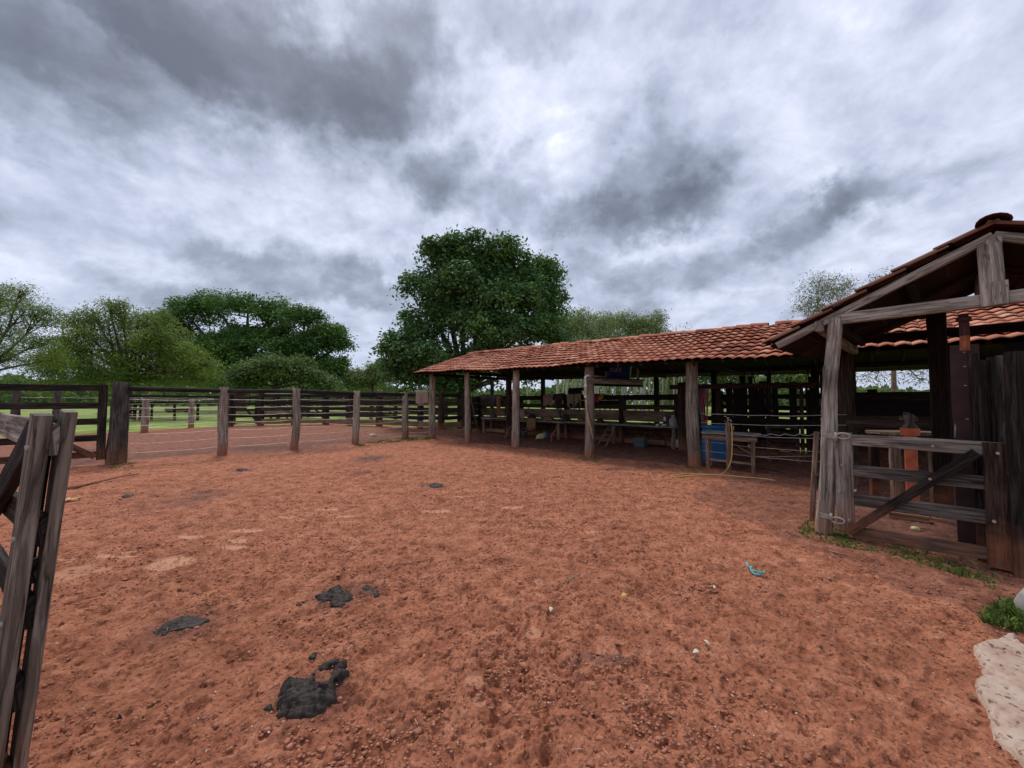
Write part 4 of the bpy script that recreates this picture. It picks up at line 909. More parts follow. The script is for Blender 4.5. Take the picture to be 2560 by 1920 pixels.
    m = MB(); c = DP(2409,797,Yb-.02); m.lathe(c-Z*.03, [(.01,0),(.055,.005),(.055,.045),(.01,.05)], 12); m.build('collar', 'maroon', root)
    return root
gable()
def slab_wall():
    root = thing('plank_wall', GS(1.9, .1), 'wall of wide blackened upright planks at the right edge beside the gate', 'wall')
    # maroon steel plate at its end
    a = DP(2416, 1000, 4.05); m = MB(); m.board(V3((a.x, a.y, -.1)), V3((a.x, a.y, DP(2416,862,4.05).z)), .21, .05, tuple(GN)); m.build('end_plate', 'maroon', root)
    for k, (z) in enumerate((1.0,1.4,1.75,1.95,2.1)):
        m = MB(); c = V3((a.x,a.y,z))-GN*.03; m.lathe(c, [(.004,-.008),(.012,-.006),(.012,.006),(.004,.008)], 8); m.build('bolt', 'steel', root)
    spec = [(2424,2452,884,'blackG',.10),(2446,2474,900,'blackG',.06),(2470,2496,893,'blackG',.10),(2494,2530,888,'greyD',.05),(2526,2566,884,'blackG',.08),(2562,2620,880,'blackG',.06),(2616,2690,875,'blackG',.06),(2514,2590,878,'blackG',-.13)]
    for (p, q, yt, mt, n) in spec:
        s0, s1 = gs(p, n), gs(q, n); sm = (s0+s1)/2; Y = GS(sm, n).y; zt = DP(p, yt, Y).z
        m = MB(); m.board(GS(sm, n, -.12), GS(sm, n, zt), abs(s1-s0)*1.0, .045, tuple(GN), warp=.004, chip=.012, seg=10); m.build('upright_plank', mt, root)
    s0, s1 = gs(2424,.14), gs(2690,.14)
    for z in (.4, 1.3, 1.85):
        m = MB(); m.board(GS(s0, .15, z), GS(s1, .15, z), .12, .05, tuple(GN)); m.build('rail', 'brown', root)
    m = MB(); s = gs(2552,.0); m.board(GS(s-.05,.015,1.72), GS(s-.05,.015,1.83), .09, .004, tuple(GN)); o = m.build('plate', 'maroonR', root, 'small faded red plate')
slab_wall()
def swing_gate():
    root = thing('swing_gate', GS(.1, -.06), 'weathered grey four-rail swing gate with dark diagonal brace under the gable', 'gate')
    n = -.06; s0 = gs(2104, n); s1 = gs(2484, n); nr = tuple(GN)
    m = MB(); m.board(GS(s0, n, .10), GS(s0, n, 1.225), .155, .065, nr, warp=.003); m.build('stile', 'grey', root)
    m = MB(); m.board(GS(s1, n, .035), GS(s1, n, 1.20), .165, .075, nr, warp=.003); m.build('stile', 'brown', root)
    for (za, zb) in ((1.145,1.135),(.80,.81),(.475,.49),(.105,.15)):
        m = MB(); m.board(GS(s0+.06, n+.0, za), GS(s1-.0+(.06 if za > 1.1 else -.07), n+.0, zb), .125, .042, nr, warp=.004, chip=.01); m.build('rail', 'greyD' if za < 1 else 'grey', root)
    m = MB(); m.board(GS(s0+.02, n-.045, .10), GS(s1-.12, n-.045, 1.10), .085, .035, nr, warp=.003); m.build('brace', 'blackG', root)
    for s, z in ((.08,1.1),(.02,.75),(.02,.45)):
        pass
    # bolts
    for (px, py) in ((2325,1197),(2123,1301),(2106,1162),(2098,1229),(2494,1133),(2485,1303),(2332,1115),(2138,1226)):
        c = PL(px, py, GS(0, n-.05), GD); m = MB(); m.tube([c+GN*.03, c-GN*.022], .013, 8); m.build('bolt', 'steel', root)
    # strap hinges: one strap on the post, an oval eye on the stile
    for (x0,y0,x1,y1,x2,y2) in ((2058,1086,2090,1092,2108,1090),(2050,1286,2078,1294,2094,1301)):
        on = GS(0, -.135); a = PL(x0, y0, on, GD); b = PL(x1, y1, on, GD); c = PL(x2, y2, on, GD)
        m = MB(); m.board(a, b, .05, .010, nr, warp=0)
        ring = []
        for k in range(17):
            t = math.pi*2*k/16; ring.append(c+GD*(.062*math.cos(t))+Z*(.032*math.sin(t)))
        m.tube(ring, .011, 6, cap=False); m.tube([b-Z*.05, b+Z*.05], .013, 8)
        for p in (a+GD*.02, a+GD*.075): m.tube([p+GN*.02, p-GN*.012], .008, 6)
        m.build('hinge', 'steel', root)
swing_gate()
def stake_by_post():
    a = G(2029, 1304); b = PL(2042, 1080, (a.x, a.y), GD)
    m = MB(); m.board(a-Z*.08, b, .055, .045, tuple(GN), warp=.006); m.build('stake', 'plank', None, 'slim leaning wooden stake standing left of the grey gate post', 'stake')
stake_by_post()

# ------------------------------------------------------------------ wire run at the shed front
def shed_wires():
    a = G(1738,1166); b = SH(13.35, 0); root = thing('wire_run', a.lerp(b,.5), 'slack fence wires strung across the shed bay in front of the table', 'wire fence')
    a = a+V3((.1,-.12,0)); b = b-NN*.12
    wires(root, a, b, [(1.28,1.32),(1.06,1.12),(.84,.86),(.62,.58),(.40,.40)], r=.006, sag=.04)
    m = MB(); m.tube([PL(1835,1110,a,U), PL(1862,1126,a,U), PL(1890,1141,a,U), PL(1935,1142,a,U), PL(2035,1140,a,U)], .006, 5); m.build('wire', 'wire', root)
    m = MB(); m.tube([PL(1830+i*12, 1086+2.5*math.sin(i*2.1)+i*.1, a, U) for i in range(18)], .007, 5); m.build('wire', 'wire', root)
shed_wires()

# ------------------------------------------------------------------ table, barrel, tap stake, hose
def table():
    A, B = G(1770,1174), G(1884,1184); d = (B-A).normalized(); nb = V3((-d.y, d.x, 0)); nb = nb if nb.y > 0 else -nb; w = .52
    root = thing('table', A.lerp(B,.5)+nb*w/2, 'small grey plank table with open frame legs beside the blue drum', 'table')
    for p, hh in ((A,.80),(B,.78),(A+nb*w,.80),(B+nb*w,.78)):
        m = MB(); m.board(p-Z*.04, p+Z*hh, .075, .07, tuple(nb), warp=.004); m.build('leg', 'plank', root)
    for k in range(3):
        m = MB(); o = nb*(.03+k*.22); m.board(A-d*.12+o+Z*.845, B+d*.15+o+Z*.825, .205, .035, (0,0,1), warp=.006); m.build('top_board', 'grey', root)
    for o in (-nb*.045, nb*(w+.04)):
        m = MB(); m.board(A-d*.1+o+Z*.76, B+d*.08+o+Z*.735, .10, .03, tuple(nb)); m.build('apron', 'plank', root)
    m = MB(); m.board(A+Z*.24, B+Z*.20, .05, .04, tuple(nb)); m.build('stretcher', 'plank', root)
    m = MB(); m.board(B+Z*.16-nb*.1, B+nb*(w+.1)+Z*.2, .05, .04, tuple(d)); m.build('stretcher', 'plank', root)
    m = MB(); m.board(A+Z*.18-nb*.1, A+nb*(w+.1)+Z*.2, .05, .04, tuple(d)); m.build('stretcher', 'plank', root)
table()
def barrel():
    g = G(1797,1156); g = V3((g.x, g.y+.22, 0)); root = thing('drum', g, 'blue plastic drum with lid standing behind the plank table', 'drum')
    m = MB(); m.lathe(g, [(.02,0),(.265,.0),(.28,.03),(.275,.08),(.285,.25),(.285,.55),(.275,.70),(.262,.76),(.285,.78),(.285,.80),(.262,.82),(.27,.87),(.262,.875)], 32); m.build('body', 'blue', root)
    m = MB(); m.lathe(g+Z*.862, [(.02,.0),(.305,.0),(.31,.05),(.285,.075),(.26,.06),(.02,.065)], 32); m.build('lid', 'blue', root)
barrel()
def tap_stake():
    g = G(1823,1184); t = PL(1822,1056,g,(1,0,0)); root = thing('tap_stake', g, 'wooden stake with water tap in front of the blue drum', 'stake')
    m = MB(); m.board(g-Z*.1, V3((g.x-.01,g.y,t.z)), .078, .06, (0,1,0), warp=.004); m.build('stake', 'plank', root)
    m = MB(); p = V3((g.x, g.y, t.z)); m.tube([p-Z*.02, p+Z*.05, p+Z*.055+V3((.05,-.02,0)), p+V3((.06,-.02,.0))], .014, 7); m.tube([p+Z*.05, p+Z*.1], .008, 6); m.box(p+Z*.10, .06, .015, .015); m.build('tap', 'steel', root)
    # hose
    def gg(px, py, z=.015): return G(px, py, z)
    K7 = lambda x, y: (1650+x*.1582, 1000+y*.1582)
    pts = []
    Y = g.y-.06
    for (x, y) in ((1122,372),(1135,430),(1140,560),(1140,700),(1138,820),(1130,920),(1105,1010),(1075,1075)): px, py = K7(x, y); pts.append(DP(px, py, Y))
    for (x, y) in ((1030,1135),(970,1178),(860,1180),(700,1172),(500,1168),(350,1172),(230,1185),(170,1200),(200,1210),(330,1208),(500,1195),(700,1183),(900,1183),(1000,1188),(1200,1208),(1400,1225),(1600,1240),(1720,1255),(1815,1275)): pts.append(gg(*K7(x, y), .022))
    # smooth
    P = [p for p in pts]
    for _ in range(2):
        Q = [P[0]]
        for i in range(len(P)-1): Q += [P[i].lerp(P[i+1], .25), P[i].lerp(P[i+1], .75)]
        Q.append(P[-1]); P = Q
    m = MB(); m.tube(P, .013, 7); m.build('hose', 'yellow', None, 'yellow garden hose looping over the red earth from the tap stake', 'hose')
tap_stake()

# ------------------------------------------------------------------ water tank, its bracket and pipe
def tank():
    p4 = G(1474,1142); a = V3((p4.x-.02, p4.y-.16, 2.13)); e = DP(1606, 955, 11.6); e.z = 2.12
    root = thing('tank_bracket', V3((p4.x,p4.y,0)), 'projecting plank frame carrying the blue tank at the fourth shed post', 'bracket')
    m = MB(); m.board(a+V3((-.05,0,0)), e, .14, .045, (-.3,1,0)); m.build('beam', 'grey', root)
    m = MB(); m.board(e+Z*.02+V3((-.13,.0,0)), e+V3((-.13,.02,.42)), .07, .04, (-.3,1,0)); m.build('hanger', 'grey', root)
    m = MB(); m.board(a+V3((.1,.5,-.05)), e+V3((.2,.6,-.05)), .12, .045, (-.3,1,0)); m.build('beam', 'black', root)
    m = MB(); m.board(a+V3((.3,.35,.08)), e+V3((-.1,.35,.08)), .7, .03, (0,0,1)); m.build('shelf', 'brown', root)
    c = DP(1545, 944, 11.75); c = V3((c.x, 11.75, 2.25)); t = thing('water_tank', c, 'dark blue water tank under the eave on the plank frame', 'water tank')
    m = MB(); m.lathe(c, [(.02,0),(.33,0),(.37,.08),(.40,.32),(.42,.34),(.42,.38),(.02,.42)], 28); m.build('body', 'blueD', t)
    f = bpy.data.curves.new('lettering', 'FONT'); f.body = 'TLEV'; f.size = .16; f.extrude = .002; f.align_x = 'CENTER'
    o = bpy.data.objects.new('tmp', f); COL.objects.link(o); bpy.context.view_layer.update()
    me = bpy.data.meshes.new_from_object(o.evaluated_get(bpy.context.evaluated_depsgraph_get())); bpy.data.objects.remove(o)
    o = bpy.data.objects.new('lettering', me); me.materials.clear(); me.materials.append(M['rock']); COL.objects.link(o); o.parent = t
    ang = math.atan2(c.x, c.y); o.rotation_euler = (R(90), 0, -ang); o.location = V3((-math.sin(ang)*.425-.08, -math.cos(ang)*.425, .19))
    # white pipe down the post, with elbow
    pr = thing('water_pipe', V3((p4.x-.1,p4.y-.18,0)), 'pale plastic water pipe with elbow running down the fourth shed post', 'pipe')
    q = V3((p4.x-.14, p4.y-.2, 0)); top = 2.27
    m = MB(); m.tube([e+V3((-1.1,-.0,.16)), q+Z*top+V3((.06,0,.01)), q+Z*(top-.005)+V3((.02,0,0)), q+Z*(top-.05), q+Z*1.68], .028, 9); m.build('pipe_run', 'pvc', pr)
    m = MB(); m.lathe(q+Z*1.95, [(.01,0),(.045,.0),(.045,.08),(.01,.08)], 12); m.lathe(q+Z*1.66, [(.01,0),(.04,.0),(.04,.06),(.01,.06)], 12); m.lathe(q+Z*(top-.07), [(.01,0),(.036,.0),(.036,.05),(.01,.05)], 12); m.build('coupling', 'pvc', pr)
    m = MB(); m.tube([q+Z*1.68, q+V3((.02,-.02,1.45)), q+V3((.05,-.03,1.1)), q+V3((.13,-.03,.85)), q+V3((.2,-.02,.52))], .013, 7); m.build('drop_tube', 'yellow', pr)
    m = MB(); m.tube([q+V3((-.03,0,2.2)), q+V3((-.05,0,1.95)), q+V3((0,-.01,1.6)), q+V3((.1,-.03,1.2)), q+V3((.27,-.03,.7)), q+V3((.27,-.03,.35)), q+V3((.12,-.03,.02))], .008, 6); m.build('cord', 'leather', pr)
tank()

# ------------------------------------------------------------------ workbench and the gear on it
def n_of(g): return (g-P1).dot(NN)
def bench(name, label, s0, s1, z, legs):
    n0, n1 = 3.0, 3.7; root = thing(name, SH((s0+s1)/2, 3.35), label, 'bench', 'workbenches along the plank wall')
    for k in range(3):
        m = MB(); n = n0+.08+k*.24; m.board(SH(s0, n, z), SH(s1, n, z+random.uniform(-.01,.02)), .23, .05, (0,0,1), warp=.006); m.build('top_board', 'plank' if k else 'grey', root)
    for s in legs:
        for n in (n0+.08, n1-.1):
            m = MB(); m.log(SH(s, n, -.08), SH(s+random.uniform(-.03,.03), n, z-.03), .075, .065, sides=9); m.build('leg', 'plank', root)
    return root
Sx = lambda px, py: (G(px, py)-P1).dot(U)
bench('workbench', 'shorter left bench of rough planks behind the second shed post', S_of(1204,3), S_of(1280,3), .72, (S_of(1207,3), S_of(1272,3)))
bench('workbench', 'long rough plank bench behind the ladder and the fourth post', S_of(1296,3), S_of(1690,3), .70, (S_of(1393,3), S_of(1531,3), S_of(1680,3)))
def panel_gate():
    a = G(1177,1082); b = G(1199,1076); root = thing('plank_panel', a.lerp(b,.5), 'pale plank panel standing ajar behind the second shed post', 'panel')
    nr = (b-a).cross(Z).normalized()
    for p in (a, b):
        m = MB(); m.board(p, p+Z*1.75, .10, .06, tuple(nr)); m.build('stile', 'brown', root)
    for z in (1.62,1.3,.98,.66,.3):
        m = MB(); m.board(a+Z*z, b+Z*z, .24, .04, tuple(nr)); m.build('plank', 'plank', root)
    m = MB(); m.tube([DP(1177,996,17.3), DP(1194,1070,17.6)], .022, 6); m.build('pole', 'plank', None, 'thin pole leaning against the pale plank panel', 'pole')
panel_gate()
def cloth(name, mat, label, cat, p0, p1, drop, n=10, m_=8, wav=.03, back=.12, ragged=.03, top_r=.06, nn=None, group=None, drop2=None):
    """cloth hanging over a rail from p0 to p1"""
    nn = nn or NN; g = []; ph = random.random()*6
    prof = [(back, -.25*drop), (back*.7, 0.0), (0, top_r), (-.05, top_r*.6), (-.085, -.04)]+[(-.09, -drop*(i+1)/m_) for i in range(m_)]
    for (o, z) in prof:
        row = []
        for j in range(n+1):
            q = j/n; w = wav*math.sin(q*9+ph)*min(1, max(0, -z*4)); dr = 1+ragged*3*math.sin(q*7+ph*2)+random.uniform(-1,1)*ragged
            dd = z*(dr if z < -.1 else 1)
            if drop2 is not None and z < -.1: dd *= (1+(drop2/drop-1)*q)
            row.append(p0.lerp(p1, q)+nn*(o+w)+Z*dd)
        g.append(row)
    mb = MB(); mb.sheet(g); return mb.build(name, mat, None, label, cat, group, solid=.012)
def RB(px, n=3.88, z=1.78): return SH(S_of(px, n), n, z)
cloth('sack_cloth', 'sack', 'tan burlap sack hanging over the fence rail left of the first shed post', 'sack', FE.lerp(SH(-.1,0),.36)+Z*1.93, FE.lerp(SH(-.1,0),.84)+Z*1.93, .50, wav=.03, nn=V3((-.7,.71,0)))
cloth('saddle_pad', 'fleece', 'left beige fleece pad hanging on the wall beside the fourth post', 'saddle pad', RB(1420,3.8,1.80), RB(1437,3.8,1.80), .42, wav=.05, ragged=.07, group='fleece pads on the plank wall')
cloth('saddle_pad', 'fleece', 'right beige fleece pad hanging nearest the fourth post', 'saddle pad', RB(1439,3.8,1.80), RB(1455,3.8,1.82), .40, wav=.05, ragged=.07, group='fleece pads on the plank wall')
cloth('blanket', 'pink', 'faded dusty pink blanket hung over the plank wall', 'blanket', RB(1361), RB(1385), .42)
cloth('blanket', 'redcloth', 'red blanket folded over the wall just right of the fourth post', 'blanket', RB(1480,3.8), RB(1499,3.8), .30)
cloth('blanket', 'mustard', 'mustard yellow cloth next to the red blanket on the wall', 'blanket', RB(1499,3.78), RB(1513,3.78), .24, drop2=.05)
cloth('bridle_tack', 'leather', 'dark leather tack hanging in a tangle above the left bench', 'tack', RB(1222,3.8,1.8), RB(1250,3.8,1.8), .55, wav=.09, ragged=.05)
cloth('bridle_tack', 'leather', 'black leather saddle hanging right of the pink blanket', 'saddle', RB(1388,3.8,1.8), RB(1412,3.8,1.82), .52, wav=.09, ragged=.05)
cloth('rug', 'leather', 'dark cloth bundle on the wall near the second shed post', 'cloth', RB(1203,3.8,1.8), RB(1221,3.8,1.8), .6, wav=.06, ragged=.05)
cloth('jacket', 'cloth_br', 'long brown coat hanging by the centre post above the left bench', 'coat', SH(S_of(1252,3.2),3.0,1.72), SH(S_of(1262,3.2),3.0,1.76), .85, wav=.04, ragged=.05)
cloth('chaps', 'cloth_br', 'rust brown hide draped over the bench edge beside the third post', 'hide', SH(S_of(1320,3),3.0,.76), SH(S_of(1343,3),3.0,.76), .42, wav=.05, ragged=.05)
cloth('sign_board', 'black', 'black board above the fleece pads on the plank wall', 'board', RB(1423,3.86,2.03), RB(1457,3.86,2.05), .22, wav=0, ragged=0)
cloth('hat_flap', 'pink', 'tan leather flap standing on the bench beside the third post', 'leather flap', SH(S_of(1299,3),3.1,1.12), SH(S_of(1311,3),3.1,1.10), .32, wav=.02)
def straps():
    root = thing('halter_ropes', RB(1240,3.7,1.2), 'dark halter ropes dangling on the wall above the left bench', 'ropes')
    for i in range(7):
        a = RB(1228+i*9 if i < 4 else 1392+(i-4)*9, 3.74, 1.75); m = MB(); l = random.uniform(.5,.95)
        m.tube([a, a+V3((.03,0,-l*.5)), a+V3((.07,-.02,-l)), a+V3((.13,0,-l*.5)), a+V3((.12,0,0))], .014, 5); m.build('rope', 'leather', root)
    m = MB(); a = SH(S_of(1426,3.7), 3.66, 1.38); m.tube([a, a-Z*.35], .03, 7, taper=.02); m.build('tassel', 'pink', root)
straps()
def sacks():
    def bag(name, mat, label, px, py, w, d, h, rz, lean):
        g = G(px, py); mb = MB(); rings = []; uu = []
        for k, (t, f) in enumerate(((0,.85),(.15,1),(.5,1.0),(.8,.85),(.95,.6),(1,.25))):
            ring = []
            for j in range(14):
                a = 2*math.pi*j/14; sx = abs(math.cos(a))**.5*math.copysign(1, math.cos(a)); sy = abs(math.sin(a))**.6*math.copysign(1, math.sin(a))
                x = sx*w/2*f*random.uniform(.9,1.1); y = sy*d/2*f*random.uniform(.9,1.1); ring.append(g+V3((x*math.cos(rz)-y*math.sin(rz)+lean*t, x*math.sin(rz)+y*math.cos(rz), h*t*random.uniform(.95,1.03))))
            rings.append(ring); uu.append(t*h)
        mb.loft(rings, uu); mb.build(name, mat, None, label, 'bag')
    bag('feed_bag', 'yel_bag', 'crumpled cream yellow bag on the ground under the bench', 1349, 1097, .38, .2, .22, .3, .12)
    bag('feed_bag', 'blue_bag', 'crumpled blue bag on the ground beside the cream one', 1365, 1094, .17, .2, .27, 0, -.05)
    bag('paper_sack', 'white', 'crumpled white paper sack on the ground by the right bench leg', 1694, 1119, .27, .12, .27, .2, .03)
sacks()
def bench_gear():
    def heap(px, w, h, mat, name, label, cat, n=3.3, z=.73):
        c = SH(S_of(px, n), n, z); mb = MB(); rings = []; uu = []
        for k in range(6):
            t = k/5; f = math.cos(t*math.pi/2)**.6+.02; rings.append([c+U*(w/2*f*math.cos(a)*random.uniform(.75,1.2))+NN*(.17*f*math.sin(a)*random.uniform(.8,1.15))+Z*(h*t*random.uniform(.85,1.1)) for a in [2*math.pi*j/14 for j in range(14)]]); uu.append(t*h)
        mb.loft(rings, uu); mb.build(name, mat, None, label, cat)
    heap(1235, .45, .22, 'leather', 'saddle', 'dark leather saddle heaped on the left bench', 'saddle')
    heap(1330, .50, .26, 'leather', 'saddle', 'dark saddle on the bench just above the draped hide', 'saddle')
    heap(1372, .55, .20, 'cloth_br', 'folded_blanket', 'brown folded blanket on the bench left of the fleece pads', 'blanket')
    heap(1412, .38, .30, 'leather', 'saddle', 'dark lumpy saddle on the bench below the fleece pads', 'saddle')
    heap(1452, .40, .18, 'cloth_br', 'folded_blanket', 'brown rag heap on the bench left of the fourth post', 'rags')
    heap(1500, .30, .16, 'leather', 'leather_pouch', 'small dark pouch on the bench above the step ladder', 'pouch')
    heap(1622, .60, .09, 'weedp', 'folded_tarp', 'flat dark green tarp folded on the bench left of the jug', 'tarp')
    for px, l, mat, lab in ((1432,.75,'pink','thin pinkish strap dangling below the left fleece pad'),(1447,.5,'leather','short dark strap dangling below the right fleece pad'),(1262,.9,'leather','long dark rein hanging beside the brown coat'),(1400,.85,'leather','black rein hanging from the wall saddle')):
        a = SH(S_of(px,3.6), 3.6, 1.62); m = MB(); m.tube([a, a+V3((.03,0,-l*.5)), a+V3((0,.0,-l))], .022, 6); m.build('strap', mat, None, lab, 'strap')
    # a bucket behind the left bench leg and loose timbers below the wall
    c = SH(S_of(1310,2.6), 2.6, 0); rt = thing('bucket', c, 'dark bucket standing under the bench right of the third post', 'bucket')
    m = MB(); m.lathe(c, [(.02,0),(.11,0),(.14,.26),(.15,.27),(.13,.27),(.10,.04),(.02,.03)], 18); m.build('pail', 'greybox', rt)
    m = MB(); m.tube([c+Z*.26+U*.14*math.cos(a)+Z*.16*math.sin(a) for a in [math.pi*k/10 for k in range(11)]], .006, 5); m.build('handle', 'steel', rt)
    for a, b, lab in ((1215,1262,'low kick board on the ground under the left bench'),(1560,1660,'pale board lying on the ground behind the grey bin'),(1665,1685,'short board end by the right bench leg')):
        m = MB(); m.board(SH(S_of(a,3.5),3.5,.10), SH(S_of(b,3.5),3.5,.12), .16, .04, tuple(NN)); m.build('loose_board', 'plank', None, lab, 'board')
bench_gear()
def ladder():
    a0, a1 = G(1495,1112), G(1515,1116); t0, t1 = DP(1521,1068,a0.y+.35), DP(1537,1068,a1.y+.35)
    root = thing('step_ladder', a0.lerp(a1,.5), 'short wooden step ladder leaning on the long bench', 'ladder')
    for a, t in ((a0,t0),(a1,t1)):
        m = MB(); m.board(a, t, .09, .035, (1,.3,0)); m.build('side_rail', 'plank', root)
    for q in (.28,.56,.84):
        m = MB(); m.board(a0.lerp(t0,q), a1.lerp(t1,q), .15, .03, (0,0,1)); m.build('step', 'plank', root)
    b0, b1 = DP(1531,1100,a0.y+.5), DP(1531,1111,a0.y+.55)
    m = MB(); m.tube([G(1452,1100), DP(1462,1082,14.0), DP(1470,1062,14.2)], .02, 6); 
ladder()
def misc():
    def stick(label, pts, r=.02, mat='plank', name='stick'):
        m = MB(); m.tube(pts, r, 6, taper=r*.7); m.build(name, mat, None, label, 'stick')
    stick('crooked stick leaning from the ground to the left bench', [G(1263,1095), G(1263,1095)+V3((.12,.15,.35)), G(1263,1095)+V3((.38,.25,.62))], .03)
    stick('crooked branch prop leaning on the middle bench leg', [G(1378,1105), G(1378,1105)+V3((.03,.05,.25)), G(1378,1105)+V3((.2,.1,.48)), G(1378,1105)+V3((.25,.1,.72))], .03)
    # grey bin on the ground
    g = G(1597,1118); root = thing('plastic_crate', g, 'small grey-green plastic bin on the ground under the long bench', 'bin'); c = g+NN*.15
    m = MB(); rz = math.atan2(U.y, U.x)
    ux, uy = U*.19, NN*.15; rings = [[c+ux*x*f+uy*y*f+Z*z for x, y in ((-1,-1),(1,-1),(1,1),(-1,1))] for f, z in ((.85,0),(1,.27),(1.06,.27),(1.06,.30),(.95,.30),(.95,.10),(.5,.1))]; m.loft(rings, [0,.1,.2,.3,.4,.5,.6], smooth=False); m.build('tub', 'greybox', root)
    m = MB(); m.box(c+Z*.31-uy*1.05, .2, .02, .03, rz); m.build('handle', 'greybox', root)
    # canister jug on the bench end
    c = SH(S_of(1680,3.1), 3.15, .725); root = thing('fuel_jug', c, 'grey translucent jug on the right end of the long bench', 'jug')
    m = MB(); m.lathe(c, [(.02,0),(.11,0),(.125,.03),(.125,.20),(.10,.26),(.05,.30),(.045,.33),(.01,.33)], 20); m.build('body', 'rock', root)
    m = MB(); m.tube([c+V3((.03,-.03,.31)), c+V3((.13,-.08,.31)), c+V3((.155,-.08,.2)), c+V3((.12,-.06,.12))], .016, 7); m.build('handle', 'greybox', root)
    m = MB(); m.lathe(c+Z*.33, [(.01,0),(.05,0),(.05,.03),(.01,.035)], 14); m.build('cap', 'white', root)
    c = SH(S_of(1668,3.3), 3.4, .725); root = thing('medicine_box', c, 'dark box with white label standing on the bench beside the jug', 'box')
    m = MB(); m.box(c+Z*.17, .3, .25, .34, rz); m.build('carton', 'leather', root)
    m = MB(); m.box(c+Z*.24-NN*.128-U*.09, .08, .006, .13, rz); m.build('label_patch', 'white', root)
    m = MB(); m.tube([SH(S_of(1652,3),3.06,.76), SH(S_of(1663,3),3.06,.78)], .035, 10, taper=.02); m.build('bottle', 'white', None, 'small white bottle lying on the bench left of the jug', 'bottle')
    m = MB(); m.tube([SH(S_of(1636,3),3.1,.75), SH(S_of(1643,3),3.1,.77)], .03, 8); m.build('cup', 'white', None, 'tiny white cup lying on the long bench left of the bottle', 'cup')
    # ropes hanging beside the nearest post of the shed
    for k, (mt, lab) in enumerate((('blurope','coil of grey-blue rope hanging beside the nearest shed post'),('redrope','long red rope hanging beside the nearest shed post'))):
        root = thing('rope_coil', SH(S_of(1757+k*7,1.2),1.2,1.9), lab, 'rope')
        for j in range(3):
            a = SH(S_of(1753+k*7+j*2,1.2), 1.2, 1.92); l = (1.0 if k == 0 else 1.5)*random.uniform(.9,1.1); m = MB()
            pts = []
            for i in range(13):
                t = i/12; pts.append(a+V3((.035*math.sin(t*math.pi*2+j)-.06*t, 0, -l*math.sin(t*math.pi))))
            pts = [a+U*(.05*math.cos(math.pi*i/12))+V3((.02*math.sin(i+j),0,-l*math.sin(math.pi*i/12))) for i in range(13)]
            m.tube(pts, .013, 5); m.build('strand', mt, root)
    m = MB(); m.tube([SH(S_of(1745,1.2),1.2,1.93), SH(S_of(1775,1.2),1.2,1.93)], .02, 6); m.build('hanging_rod', 'black', None, 'short rod behind the nearest shed post carrying the ropes', 'rod')
misc()

